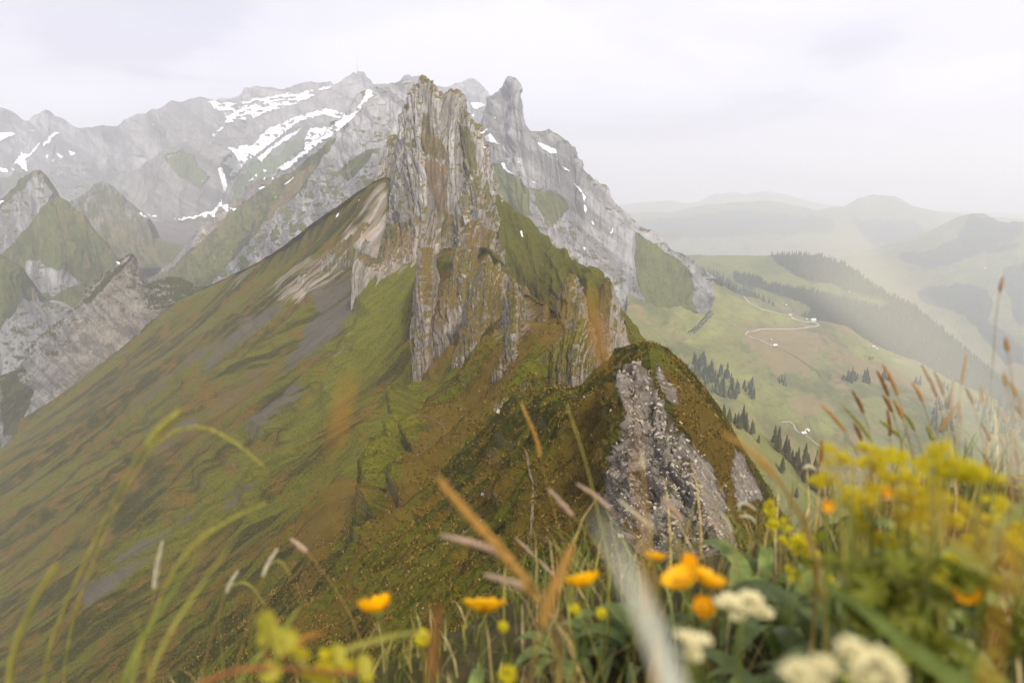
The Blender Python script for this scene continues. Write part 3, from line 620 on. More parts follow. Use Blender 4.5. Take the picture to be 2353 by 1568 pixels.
def ridge_tufts():
    """short tussocks standing on the near part of the ridge"""
    q = np.random.RandomState(9); Rn, Cn = RV.shape[:2]; sx, sy = proj(RV); Yv = RV[..., 1]
    a = np.zeros((Rn-1, Cn-1)); e1 = RV[1:, :-1]-RV[:-1, :-1]; e2 = RV[:-1, 1:]-RV[:-1, :-1]
    ar = np.linalg.norm(np.cross(e1, e2), axis=-1); Yc = Yv[:-1, :-1]
    wgt = ar/Yc**1.9*((Yc > 38) & (Yc < 230))*(sx[:-1, :-1] > 350)*(sx[:-1, :-1] < 1900)*(sy[:-1, :-1] < 1600)*(1-.93*np.clip(RMK[:-1, :-1, 0]*1.3, 0, 1))
    wgt *= np.clip(.55+1.6*fbm(sx[:-1, :-1]/26, sy[:-1, :-1]/26, .5, 3, 8), .05, 2)
    c = np.cumsum(wgt.ravel()); N = 60000; idx = np.searchsorted(c, q.rand(N)*c[-1]); r, k = np.divmod(idx, Cn-1)
    u, v = q.rand(N, 1), q.rand(N, 1); p = RV[r, k]+u*(RV[r+1, k]-RV[r, k])+v*(RV[r, k+1]-RV[r, k])
    Y = p[:, 1]; h = q.uniform(.2, .6, N)*np.clip(Y/90, .7, 1.6); n = 4
    pal = np.array([(.14, .095, .018), (.18, .12, .028), (.09, .09, .010), (.24, .16, .04), (.03, .034, .006)]); pc = q.choice(5, N, p=[.24, .30, .14, .18, .14])
    V = np.empty((N, n, 3, 3)); an = q.rand(N, n)*6.283
    d = np.stack([np.cos(an), np.sin(an), 0*an], -1); s_ = np.stack([-np.sin(an), np.cos(an), 0*an], -1)
    hh = h[:, None, None]*q.uniform(.7, 1.1, (N, n, 1)); P0 = p[:, None]-np.array([0, 0, .05])
    V[:, :, 0] = P0-s_*hh*.20; V[:, :, 1] = P0+s_*hh*.20; V[:, :, 2] = P0+d*hh*.55+np.array([0, 0, 1.])*hh*.75
    T = np.repeat(pal[pc]*q.uniform(.7, 1.3, (N, 1)), n*3, axis=0)
    me = mesh_np('tussocks', V.reshape(-1, 3), np.arange(N*n*3).reshape(-1, 3), M_tuss, False)
    at = me.attributes.new('tint', 'FLOAT_COLOR', 'POINT'); at.data.foreach_set('color', np.c_[T, np.ones(len(T))].astype(np.float32).ravel())
    o = link('tussocks', me); o['kind'] = 'stuff'; prop(o, 'short brown and green tussocks growing over the near part of the ridge', 'grass')
nbt = NB('tussock_grass'); nbt.b.inputs['Roughness'].default_value = .9; nbt.b.inputs['Specular IOR Level'].default_value = .1
nbt.l(nbt.n('ShaderNodeAttribute', attribute_name='tint').outputs['Color'], nbt.b.inputs['Base Color']); M_tuss = nbt.m
ridge_tufts()
def rubble():
    """angular loose stones on the bare rock of the near crag"""
    q = np.random.RandomState(19); Rn, Cn = RV.shape[:2]; sx, sy = proj(RV); Yc = RV[:-1, :-1, 1]
    e1 = RV[1:, :-1]-RV[:-1, :-1]; e2 = RV[:-1, 1:]-RV[:-1, :-1]; ar = np.linalg.norm(np.cross(e1, e2), axis=-1)
    wgt = ar/Yc**1.9*((Yc > 40) & (Yc < 210))*(np.clip(RMK[:-1, :-1, 0]-.25, 0, 1)**1.2+.01)*(sx[:-1, :-1] > 900)*(sy[:-1, :-1] < 1500)
    c = np.cumsum(wgt.ravel()); N = 3200; r, k = np.divmod(np.searchsorted(c, q.rand(N)*c[-1]), Cn-1); p = RV[r, k]
    box = np.array([(x, y, z) for z in (-1, 1) for y in (-1, 1) for x in (-1, 1)], float); fq = np.array([(0, 2, 3, 1), (4, 5, 7, 6), (0, 1, 5, 4), (2, 6, 7, 3), (0, 4, 6, 2), (1, 3, 7, 5)])
    V = np.empty((N, 8, 3)); Fq = (fq[None]+np.arange(N)[:, None, None]*8).reshape(-1, 4)
    for i in range(N):
        a = q.normal(size=(3, 3)); m, _ = np.linalg.qr(a); s_ = q.uniform(.05, .17)*(1+1.5*q.rand()**6)*np.clip(p[i, 1]/80, .6, 2)
        V[i] = p[i]+(box*q.uniform(.6, 1.1, (8, 3))*np.array([1.3, .9, .6])*s_)@m
    o = link('rubble', mesh_np('rubble', V.reshape(-1, 3), Fq, M_rub, False)); o['kind'] = 'stuff'; prop(o, 'loose pale stones lying on the bare rock of the near crag', 'stones')
M_rub = plain('broken_stone', (0.36, 0.32, 0.27), 0.95, (0.22, 0.19, 0.16), 0.9)
rubble()

# ------------------------------------------------------------------ rock towers and pinnacles on the ridge
def crag(name, rows, nu, nv, mat, amp, wl, fl, thick, seed, layers=(), base=(1, 0, 0, 0), keep=0.18, follow=True, **kw):
    """a free-standing rock: the rows describe the face towards us, back rows give it its depth; its foot goes into the ground"""
    rows = [list(r) for r in rows]
    if len(rows) == 3: rows.append([(x, y+36, Y*.985) for x, y, Y in rows[-1]])
    q = resample(rows[-2], 24); hits = []
    for i, (x, y, Y) in enumerate(q):
        h = cast(x, y, ('main_ridge',)); hits.append(h[0].y if h else None)
    f = [h/Y for h, (x, y, Y) in zip(hits, q) if h]
    f = float(np.median(f)) if f and follow else 1.0
    rows = [[(x, y, Y*f) for x, y, Y in r] for r in rows]; q = resample(rows[-1], 24)
    up = resample(rows[-2], 24)
    for i in range(24):
        x, y = q[i, 0], q[i, 1]; Yw = up[i, 2]*0.985
        for _ in range(22):
            h = cast(x, y, ('main_ridge',))
            if h is None or h[0].y < Yw*0.97: break
            y += 6
        q[i] = (x, y+4, Yw)
    q[:, 1] = smooth1(q[:, 1], 2)
    rows[-1] = [tuple(a) for a in q]
    return loft(name, rows, nu, nv, mat, amp*.62, wl, seed=seed, back=thick, flute=(fl[0]*.6, fl[1]*.8), base=base, layers=layers, ridge=.6, aniso=5, ledge=amp*.16, sky_keep=keep, jitter=9, **kw)
# left needle and its foot
crag('rock_tower', [[(815, 500, 680), (850, 455, 670), (872, 420, 665), (885, 378, 660), (893, 345, 660), (898, 325, 655), (905, 314, 655), (915, 316, 655), (922, 330, 655), (924, 400, 660), (930, 470, 665)],
                   [(760, 600, 600), (830, 500, 600), (870, 440, 600), (895, 400, 605), (915, 420, 605), (935, 520, 620)],
                   [(690, 640, 560), (780, 580, 545), (840, 555, 540), (890, 560, 540), (940, 580, 560)],
                   [(660, 780, 520), (780, 700, 505), (850, 690, 495), (900, 680, 500), (950, 680, 540)]], 170, 80, M_tower, 6, 38, (5.0, 16), (50, 90), 71,
     layers=[(0, .4, [(640, 700), (760, 600), (860, 440), (866, 470), (800, 600), (700, 740)]), (3, .5, [(640, 700), (760, 600), (860, 440), (866, 470), (800, 600), (700, 740)]),
             (0, .45, [(740, 620), (830, 560), (850, 600), (780, 680)])])
# main face
crag('rock_tower', [[(915, 480, 640), (918, 400, 640), (922, 330, 630), (925, 300, 625), (935, 285, 620), (938, 262, 620), (948, 235, 615), (955, 214, 615), (966, 206, 615), (977, 193, 612), (988, 204, 612), (1001, 215, 612), (1014, 232, 615), (1022, 250, 620), (1040, 262, 620), (1052, 300, 625), (1060, 360, 630), (1070, 420, 635)],
                   [(895, 560, 590), (905, 480, 590), (920, 400, 585), (945, 330, 578), (975, 300, 572), (1000, 300, 572), (1025, 330, 578), (1050, 400, 590), (1075, 480, 600)],
                   [(870, 620, 560), (900, 560, 555), (940, 500, 545), (985, 460, 538), (1020, 460, 540), (1055, 500, 550), (1085, 560, 570)],
                   [(815, 605, 540), (870, 615, 525), (920, 615, 512), (965, 595, 505), (1000, 590, 500), (1050, 590, 515), (1095, 610, 535)],
                   [(810, 720, 500), (880, 700, 490), (930, 680, 480), (970, 660, 470), (1010, 650, 470), (1060, 650, 480), (1105, 680, 500)]], 260, 75, M_tower, 8, 42, (6.5, 18), (60, 120), 72,
     layers=[(0, .6, [(940, 250), (1010, 240), (1030, 330), (960, 330)]), (0, .38, T2([(600, 360), (640, 360), (645, 440), (720, 560), (780, 660), (800, 730), (740, 700), (640, 660), (560, 600), (590, 480)])),
             (3, .5, T2([(600, 360), (640, 360), (645, 440), (720, 560), (780, 660), (800, 730), (740, 700), (640, 660), (560, 600), (590, 480)])),
             (3, .9, T2([(560, 620), (700, 700), (800, 760), (860, 1000), (850, 1080), (700, 1000), (640, 900), (600, 860)])), (0, .42, T2([(560, 620), (700, 700), (800, 760), (860, 1000), (850, 1080), (700, 1200), (640, 900), (600, 860)])),
             (0, .4, T2([(190, 1180), (350, 1080), (520, 1060), (480, 1200), (350, 1300), (200, 1400)]))])
# middle step seen in front of the face
crag('rock_tower', [[(938, 420, 590), (950, 345, 585), (965, 290, 582), (975, 275, 580), (992, 262, 578), (1004, 265, 578), (1012, 300, 578), (1030, 335, 580), (1042, 380, 582), (1060, 430, 585), (1075, 520, 590)],
                   [(930, 500, 558), (950, 420, 552), (980, 370, 548), (1010, 370, 548), (1040, 430, 552), (1070, 540, 560)],
                   [(920, 600, 525), (960, 540, 518), (1000, 520, 514), (1040, 540, 518), (1080, 600, 525)],
                   [(925, 660, 500), (965, 640, 492), (1005, 630, 490), (1045, 630, 492), (1090, 660, 500)]], 170, 70, M_tower, 5, 30, (4.5, 13), (40, 80), 73,
     layers=[(0, .4, [(985, 275), (1000, 270), (1005, 320), (990, 340)]), (0, .42, [(960, 330), (1020, 345), (1045, 400), (1060, 440), (980, 400)]), (1, .1, [(990, 380), (1040, 400), (1050, 460), (1000, 440)]),
             (3, .8, [(960, 360), (1000, 400), (1060, 470), (1075, 600), (1000, 560), (970, 470)]), (0, .45, [(1000, 400), (1060, 470), (1075, 600), (1030, 620), (1000, 520)])])
# right-hand towers
crag('rock_tower', [[(1010, 330, 670), (1018, 270, 660), (1024, 222, 655), (1036, 212, 655), (1000+58, 213, 655), (1066, 226, 655), (1072, 246, 655), (1075, 275, 655), (1082, 300, 660), (1085, 340, 665), (1086, 420, 670)],
                   [(1000, 420, 625), (1020, 350, 620), (1045, 320, 618), (1070, 350, 620), (1085, 450, 630)],
                   [(990, 560, 580), (1030, 520, 575), (1070, 520, 575), (1090, 580, 585)], [(990, 660, 545), (1030, 640, 540), (1090, 660, 545)]], 150, 80, M_tower, 5, 30, (4.5, 14), (45, 90), 74, follow=False)
crag('rock_tower', [[(1035, 420, 660), (1042, 300, 650), (1050, 248, 645), (1063, 250, 645), (1072, 262, 645), (1082, 280, 645), (1092, 292, 645), (1103, 305, 645), (1113, 335, 648), (1117, 380, 650), (1128, 420, 655), (1140, 455, 655), (1150, 480, 655), (1158, 540, 660)],
                   [(1040, 500, 610), (1055, 420, 605), (1080, 370, 600), (1105, 400, 602), (1130, 470, 610), (1160, 560, 620)],
                   [(1040, 600, 560), (1065, 520, 555), (1100, 480, 550), (1135, 530, 555), (1170, 600, 570)],
                   [(1045, 660, 520), (1080, 620, 515), (1120, 600, 510), (1150, 620, 515), (1185, 660, 530)]], 190, 75, M_tower, 6, 34, (5.5, 15), (50, 100), 75, follow=False,
     layers=[(0, .42, [(1045, 280), (1075, 285), (1100, 380), (1070, 420), (1055, 360)]), (1, .1, [(1050, 290), (1075, 300), (1090, 370), (1065, 400)]), (3, .5, [(1060, 410), (1080, 430), (1075, 520), (1060, 500)]),
             (0, .35, [(1100, 340), (1125, 430), (1140, 480), (1120, 460)]), (3, .7, [(1060, 520), (1100, 500), (1140, 540), (1120, 620), (1070, 600)]), (0, .4, [(1060, 520), (1100, 510), (1140, 540), (1120, 620), (1070, 600)])])
# the wall in front, and the needles leading from it to us
crag('rock_wall', [[(1000, 690, 470), (1020, 640, 460), (1045, 590, 450), (1060, 550, 440), (1072, 520, 435), (1088, 512, 430), (1100, 510, 430), (1118, 516, 430), (1126, 540, 430), (1140, 548, 430), (1150, 580, 430), (1160, 610, 430), (1175, 640, 425), (1185, 690, 420)],
                  [(965, 760, 420), (1000, 690, 412), (1040, 630, 405), (1075, 590, 400), (1110, 590, 400), (1145, 640, 400), (1190, 720, 400)],
                  [(945, 830, 385), (990, 780, 375), (1040, 720, 368), (1085, 690, 362), (1130, 690, 362), (1190, 760, 372)],
                  [(950, 890, 350), (1010, 860, 340), (1060, 800, 330), (1110, 780, 330), (1190, 830, 340)]], 240, 75, M_pinn, 4.0, 22, (3.6, 10), (25, 60), 76,
     layers=[(0, .5, [(1080, 515), (1120, 520), (1130, 600), (1090, 640), (1075, 560)]), (3, .6, [(1080, 515), (1120, 520), (1130, 600), (1090, 640), (1075, 560)]), (3, .6, [(1010, 680), (1060, 600), (1060, 680), (1000, 840), (985, 800)]), (0, .6, [(1020, 660), (1050, 600), (1050, 680), (1005, 820), (990, 780)])])
crag('rock_pinnacle', [[(945, 800, 450), (955, 720, 450), (960, 640, 450), (964, 590, 450), (972, 572, 448), (985, 568, 448), (996, 580, 448), (1003, 620, 448), (1012, 640, 448), (1018, 700, 450), (1015, 780, 450)],
                  [(938, 850, 415), (950, 740, 412), (970, 660, 408), (990, 660, 408), (1010, 740, 412), (1015, 840, 415)],
                  [(935, 890, 385), (960, 830, 380), (985, 800, 378), (1020, 880, 385)]], 110, 80, M_pinn, 3, 16, (2.6, 8), (22, 45), 77,
     layers=[(3, .8, [(1000, 600), (1015, 660), (1000, 700)]), (0, .45, [(940, 760), (965, 740), (960, 800)])])
crag('rock_pinnacle', [[(1080, 700, 370), (1095, 650, 362), (1108, 610, 358), (1117, 585, 356), (1124, 590, 355), (1136, 612, 354), (1150, 610, 353), (1160, 640, 352), (1168, 660, 350), (1172, 720, 350)],
                  [(1060, 760, 335), (1090, 690, 330), (1120, 660, 326), (1150, 680, 325), (1180, 740, 328)],
                  [(1040, 830, 305), (1090, 780, 300), (1140, 760, 298), (1190, 800, 300)]], 130, 70, M_pinn, 2.6, 13, (2.0, 6), (16, 40), 78, base=(.75, 0, 0, .4))
crag('rock_pinnacle', [[(1155, 760, 300), (1160, 690, 298), (1166, 655, 297), (1172, 640, 296), (1180, 648, 296), (1190, 668, 295), (1205, 690, 294), (1212, 720, 294), (1225, 780, 292)],
                  [(1145, 800, 280), (1165, 720, 277), (1180, 700, 276), (1200, 740, 277), (1235, 810, 280)], [(1130, 850, 258), (1180, 800, 254), (1240, 850, 258)]], 100, 60, M_pinn, 1.8, 9, (1.4, 4.5), (10, 26), 79, base=(.8, 0, 0, .3))
crag('rock_pinnacle', [[(1275, 760, 250), (1280, 700, 249), (1290, 660, 248), (1300, 645, 247), (1312, 640, 247), (1322, 648, 247), (1332, 665, 247), (1340, 690, 247), (1345, 740, 247), (1352, 800, 248), (1366, 850, 250)],
                  [(1262, 800, 233), (1280, 730, 230), (1305, 690, 228), (1330, 720, 228), (1350, 790, 230), (1378, 860, 234)],
                  [(1255, 880, 218), (1290, 820, 214), (1330, 810, 212), (1380, 900, 218)]], 130, 70, M_pinn, 1.8, 9, (1.7, 5), (12, 30), 80, follow=False,
     layers=[(0, .3, [(1285, 690), (1320, 670), (1310, 740), (1285, 740)]), (3, .9, [(1285, 690), (1320, 670), (1310, 740), (1285, 740)])])
crag('rock_pinnacle', [[(1370, 780, 305), (1376, 700, 303), (1380, 660, 302), (1392, 640, 302), (1402, 652, 301), (1410, 680, 300), (1422, 710, 300), (1428, 750, 300), (1440, 800, 300), (1455, 860, 300)],
                  [(1360, 820, 285), (1380, 720, 280), (1400, 710, 279), (1425, 770, 280), (1460, 880, 285)],
                  [(1350, 880, 268), (1400, 820, 263), (1465, 930, 268)]], 110, 60, M_pinn, 2.0, 10, (1.6, 6), (14, 30), 81, follow=False, base=(.85, 0, 0, .2),
     layers=[(0, .3, [(1370, 660), (1395, 645), (1400, 700), (1375, 720)]), (3, .9, [(1370, 660), (1395, 645), (1400, 700), (1375, 720)])])
crag('rock_pinnacle', [[(1236, 860, 196), (1260, 815, 195), (1290, 775, 194), (1320, 750, 193), (1332, 742, 192), (1342, 745, 192), (1354, 748, 192), (1360, 765, 192), (1366, 800, 192), (1372, 850, 192)],
                  [(1225, 890, 186), (1260, 850, 184), (1295, 810, 182), (1325, 785, 180), (1350, 790, 180), (1378, 860, 182)],
                  [(1240, 920, 176), (1275, 880, 174), (1310, 860, 172), (1345, 850, 171), (1382, 880, 173)]], 170, 70, M_pinn, 1.0, 6, (1.5, 3.4), (9, 18), 82,
     layers=[(0, .05, [(1236, 870), (1280, 790), (1335, 740), (1325, 775), (1275, 830), (1240, 880)]), (1, .9, [(1236, 870), (1280, 790), (1335, 740), (1325, 775), (1275, 830), (1240, 880)]), (0, .3, [(1225, 850), (1275, 830), (1270, 900), (1230, 900)])])
for j, (cx, cy, h, Y) in enumerate([(1160, 872, 36, 150), (1218, 842, 34, 152), (1252, 700, 26, 250), (1205, 655, 22, 300)]):
    w = h*0.42; hh = cast(cx, cy+h*1.1, ('main_ridge',)); Y = hh[0].y if hh else Y
    crag('rock_outcrop', [[(cx-w, cy+h*.8, Y+2), (cx-w*.8, cy+h*.35, Y+1.5), (cx-w*.3, cy+4, Y+1), (cx+w*.1, cy, Y+1), (cx+w*.45, cy+h*.18, Y+1), (cx+w*.8, cy+h*.45, Y+1.5), (cx+w*1.2, cy+h*.9, Y+2)],
                          [(cx-w*1.3, cy+h*1.1, Y-3), (cx-w*.4, cy+h*.5, Y-4), (cx+w*.4, cy+h*.5, Y-4), (cx+w*1.6, cy+h*1.15, Y-3)],
                          [(cx-w*1.7, cy+h*1.6, Y-8), (cx, cy+h*1.3, Y-9), (cx+w*2, cy+h*1.6, Y-8)]], 50, 24, M_pinn, h*Y/F*.16, h*Y/F*.5, (h*Y/F*.05, h*Y/F*.15), (3, 5), 90+j, base=(.85, 0, 0, .2))
# slab cliff on the left
s6 = withY([(-140, 905), (-60, 895), (0, 875), (21, 862), (59, 844), (62, 803), (93, 785), (111, 751), (152, 730), (189, 692), (194, 675), (235, 640), (270, 609), (288, 592), (305, 583), (312, 592), (319, 609), (330, 630), (338, 647), (343, 664), (352, 656), (364, 648), (384, 640), (409, 642), (426, 647), (441, 652), (446, 664), (480, 668)], 900, 930, 960, 980)
crag('slab_cliff', [s6,
                   withY([(-140, 980), (-40, 950), (30, 900), (100, 840), (180, 760), (250, 700), (310, 660), (345, 690), (400, 680), (450, 685), (480, 690)], 860, 900, 930),
                   withY([(-140, 1100), (-40, 1050), (60, 950), (150, 890), (240, 830), (310, 770), (350, 740), (400, 710), (450, 700), (490, 695)], 850, 880, 900),
                   withY([(-140, 1180), (-40, 1120), (80, 1010), (160, 950), (250, 890), (320, 840), (380, 790), (420, 750), (470, 730), (500, 720)], 800, 850, 880)], 420, 70, M_slab, 8, 45, (0.8, 14), (25, 110), 83,
     base=(1, 0, 0, 0), keep=.35,
     layers=[(0, 0.0, [(-140, 905), (0, 872), (60, 842), (63, 850), (0, 885), (-140, 920)]), (0, .2, [(190, 690), (240, 640), (305, 583), (306, 590), (245, 655), (200, 700)]),
             (0, .3, [(360, 645), (445, 648), (446, 665), (380, 655)]), (0, .35, [(0, 880), (40, 860), (80, 900), (40, 1000), (0, 1000)]), (3, .5, [(150, 760), (230, 720), (250, 760), (160, 800)]),
             (0, .25, [(250, 850), (340, 760), (440, 700), (470, 700), (380, 760), (280, 850), (180, 950), (60, 1060), (60, 1020)])])


# ------------------------------------------------------------------ snow patches, each lying on its mountain
SNOW = [('high_massif', TS(p)) for p in [
 [(750, 360), (800, 350), (870, 372), (1000, 362), (1100, 345), (1160, 325), (1230, 332), (1400, 297), (1600, 275), (1700, 255), (1850, 217), (1780, 260), (1650, 330), (1480, 400), (1300, 450), (1190, 510), (1050, 520), (950, 540), (870, 620), (815, 675), (800, 640), (880, 580), (930, 520), (900, 460), (820, 430), (790, 390)],
 [(910, 735), (1010, 770), (1060, 735), (1140, 740), (1270, 600), (1390, 550), (1550, 480), (1770, 420), (1880, 440), (1960, 480), (1930, 520), (1850, 500), (1750, 480), (1560, 530), (1440, 620), (1330, 700), (1210, 800), (1140, 850), (1100, 870), (1030, 960), (990, 1000), (945, 1000), (960, 940), (890, 890), (970, 800)],
 [(1960, 480), (2000, 470), (2090, 340), (2120, 250), (2200, 290), (2110, 380), (2000, 520), (1880, 620), (1700, 740), (1560, 850), (1430, 960), (1340, 930), (1500, 850), (1590, 760), (1600, 650), (1640, 590), (1830, 570), (1900, 500)],
 [(1180, 840), (1290, 760), (1400, 680), (1560, 590), (1590, 580), (1480, 670), (1330, 770), (1230, 880), (1210, 880)],
 [(870, 905), (900, 960), (935, 1080), (900, 1150), (890, 1100), (860, 980), (850, 940)],
 [(160, 1325), (190, 1295), (260, 1320), (380, 1355), (480, 1360), (600, 1345), (720, 1320), (740, 1300), (800, 1290), (850, 1250), (880, 1185), (890, 1240), (940, 1240), (945, 1310), (870, 1260), (850, 1300), (820, 1355), (770, 1320), (750, 1365), (700, 1340), (640, 1375), (600, 1360), (540, 1380), (470, 1362), (380, 1362), (250, 1335), (255, 1375), (200, 1335)],
 [(945, 1270), (1030, 1270), (990, 1300)], [(1405, 1075), (1520, 990), (1500, 1020), (1440, 1070)], [(1190, 1110), (1230, 1080), (1270, 1090), (1230, 1115)],
 [(1110, 1040), (1150, 1005), (1160, 1030), (1130, 1045)], [(1230, 925), (1285, 960), (1245, 965)], [(1300, 1035), (1325, 1005), (1340, 1030)], [(950, 1050), (970, 1020), (990, 1055)],
 [(685, 707), (702, 712), (708, 742)], [(65, 1050), (100, 1010), (98, 1030)], [(1160, 990), (1190, 972), (1194, 1018)], [(1325, 1180), (1370, 1160), (1345, 1183)], [(1235, 1035), (1255, 1000), (1262, 1038)],
 [(700, 1040), (740, 1027), (715, 1050)], [(436, 808), (465, 822), (450, 832)], [(410, 842), (435, 828), (432, 846)], [(385, 860), (400, 855), (402, 872)], [(268, 885), (285, 880), (280, 898)], [(478, 812), (498, 815), (490, 828)], [(508, 805), (526, 800), (520, 822)]]]
SNOW += [('west', T1(p)) for p in [
 [(-40, 490), (40, 485), (120, 495), (0, 545), (-40, 560)], [(80, 700), (140, 620), (200, 630), (265, 545), (270, 565), (200, 655), (172, 668), (192, 752), (160, 742), (120, 700)], [(280, 590), (300, 545), (350, 490), (440, 470), (390, 492), (300, 582)],
 [(355, 608), (425, 650), (402, 664)], [(300, 640), (330, 628), (315, 672)], [(447, 603), (512, 625), (472, 648)], [(-20, 718), (50, 730), (58, 762), (0, 745)], [(180, 470), (252, 470), (222, 484)], [(55, 700), (110, 748), (85, 745)],
 [(345, 665), (372, 660), (338, 695)], [(0, 945), (40, 938), (0, 970), (-20, 960)], [(775, 1090), (805, 1108), (790, 1106)], [(755, 1335), (805, 1352), (790, 1370)], [(1010, 425), (1030, 430), (1015, 445)]]]
SNOW += [('east', T2(p)) for p in [
 [(900, 285), (960, 288), (1000, 308), (940, 336), (912, 325)], [(905, 370), (932, 358), (915, 402)], [(993, 510), (1040, 495), (1070, 540), (1105, 577), (1060, 560), (1002, 545)], [(962, 492), (1010, 460), (1022, 468), (975, 502)],
 [(978, 575), (1012, 590), (988, 597)], [(1332, 548), (1400, 570), (1470, 600), (1478, 625), (1440, 632), (1380, 602)], [(1105, 688), (1130, 690), (1150, 738), (1203, 766), (1150, 757), (1110, 722)], [(1298, 795), (1352, 842), (1310, 822)],
 [(1495, 703), (1585, 752), (1530, 738)], [(1570, 808), (1620, 850), (1670, 920), (1650, 962), (1640, 900)], [(1688, 1065), (1742, 1102), (1710, 1097)], [(1822, 1170), (1852, 1095), (1840, 1152)], [(1228, 1140), (1254, 1138), (1247, 1170), (1278, 1202), (1240, 1180)],
 [(1640, 1250), (1668, 1248), (1655, 1272)], [(1055, 388), (1072, 388), (1066, 412)], [(1208, 665), (1232, 690), (1216, 687)], [(1650, 960), (1672, 985), (1665, 1030), (1652, 1000)], [(1470, 655), (1490, 655), (1478, 670)], [(1300, 718), (1320, 718), (1310, 730)], [(152, 925), (172, 930), (160, 945)], [(5, 1065), (15, 1030), (35, 1010), (25, 1045)]]]
def snow():
    for i, (gname, poly) in enumerate(SNOW):
        a = np.array(poly); x0, y0 = a.min(0)-4; x1, y1 = a.max(0)+4
        big = (x1-x0)*(y1-y0) > 3000; st = 1.7 if big else 1.3
        X, Y = np.meshgrid(np.arange(x0, x1+st, st), np.arange(y0, y1+st, st))
        q = 3.4 if big else 1.8
        ins = pip(X+q*fbm(X/9, Y/9, i, 3, 5), Y+q*fbm(X/9, Y/9, i+7.7, 3, 6), poly)
        if i == 0: ins &= fbm(X/16+.1*Y, Y/5, 0.5, 4, 12) < 0.30
        elif i in (1, 2): ins &= fbm(X/20+Y/18, Y/8-X/20, 0.5, 4, 13) < 0.42
        R, C = X.shape; idx = -np.ones((R, C), int); V = []; hosts = {}
        for r in range(R):
            for c in range(C):
                if ins[r, c]:
                    h = cast(X[r, c], Y[r, c])
                    if h is None: continue
                    p, n, o, d = h
                    if n.y > 0: n = -n
                    if d < 1000 and gname != 'east': continue
                    idx[r, c] = len(V); V.append(p + n*(d*0.0006+0.3) - p.normalized()*(d*0.0012)); hosts[o.name] = hosts.get(o.name, 0)+1
        if len(V) < 4: continue
        q4 = np.stack([idx[:-1, :-1], idx[1:, :-1], idx[1:, 1:], idx[:-1, 1:]], -1).reshape(-1, 4)
        q4 = q4[(q4 >= 0).all(1)]
        if len(q4) == 0: continue
        V = np.array([v[:] for v in V])
        dist = np.linalg.norm(V, axis=1); ok = (dist[q4].max(1)-dist[q4].min(1)) < dist[q4].mean(1)*0.06
        q4 = q4[ok]
        if len(q4) == 0: continue
        host = bpy.data.objects[max(hosts, key=hosts.get)]
        u, inv = np.unique(q4, return_inverse=True); V = V[u]; q4 = inv.reshape(-1, 4)
        o = link('snow_patch', mesh_np('snow_patch', V, q4, M_snow), host)
snow()

# ------------------------------------------------------------------ tracks and footpaths
M_track = plain('pale_gravel', (0.46, 0.44, 0.40), 0.95, (0.36, 0.34, 0.3), 0.1)
M_path = plain('trodden_earth', (0.15, 0.115, 0.075), 0.95, (0.085, 0.07, 0.04), 1.2)
def path(name, pts, wpx, mat, only, lift=0.0006):
    q = resample([(x, y, 0) for x, y in pts], max(12, int(sum(math.dist(a, b) for a, b in zip(pts, pts[1:]))/3)))
    q[:, 1] += 1.2*noise(q[:, 0]/9, q[:, 1]/9, 0.3, 4); C = []
    for x, y, _ in q:
        h = cast(x, y, only)
        if h: C.append((h[0], h[3]))
    if len(C) < 3: return
    V = []; c = [a for a, _ in C]
    for k, (p, d) in enumerate(C):
        t = (c[min(k+1, len(c)-1)]-c[max(k-1, 0)]); t.z *= 0.3; t.normalize()
        sd_ = t.cross(Vector((0, 0, 1)))
        if sd_.length < 1e-3: sd_ = Vector((1, 0, 0))
        sd_.normalize(); w = wpx*d/F*0.5*(0.8+0.4*rnd.random())
        up = -p.normalized()*d*lift*2 + Vector((0, 0, d*lift))
        V += [p-sd_*w+up-Vector((0, 0, w*.5)), p+up*1.4, p+sd_*w+up-Vector((0, 0, w*.5))]
    Fq = []
    for k in range(len(C)-1):
        if (C[k+1][0]-C[k][0]).length > 0.08*C[k][1]: continue
        Fq += [(k*3, k*3+3, k*3+4, k*3+1), (k*3+1, k*3+4, k*3+5, k*3+2)]
    o = link(name, mesh_np(name, [v[:] for v in V], Fq, mat)); o['kind'] = 'structure'
T4 = lambda p: [(1538+x*.3462, 905+y*.3462) for x, y in p]
T5 = lambda p: [(769+x*.3462, 543+y*.3462) for x, y in p]
T6 = lambda p: [(x*.3462, 543+y*.3462) for x, y in p]
T7 = lambda p: [(769+x*.3462, 1025+y*.3462) for x, y in p]
path('track', T3([(480, 780), (520, 820), (550, 850), (620, 880), (700, 900), (800, 920), (830, 945), (880, 960), (960, 962), (990, 975), (985, 985), (900, 1000), (820, 1010), (700, 1010), (600, 1008), (560, 1022), (520, 1025), (502, 1040), (520, 1055), (600, 1080), (690, 1122)]), 3.2, M_track, ('alp_pasture',))
path('track', T4([(740, 185), (800, 183), (825, 205), (835, 235), (860, 255), (900, 270), (950, 310), (1010, 355), (1100, 400)]), 3, M_track, ('alp_pasture',))
path('track', T4([(2050, 490), (2120, 507), (2200, 518), (2300, 548), (2450, 600)]), 3, M_track, ('alp_pasture',))
path('track', T3([(700, 1125), (760, 1150), (870, 1215), (980, 1290), (1020, 1350)]), 1.6, M_path, ('alp_pasture',))
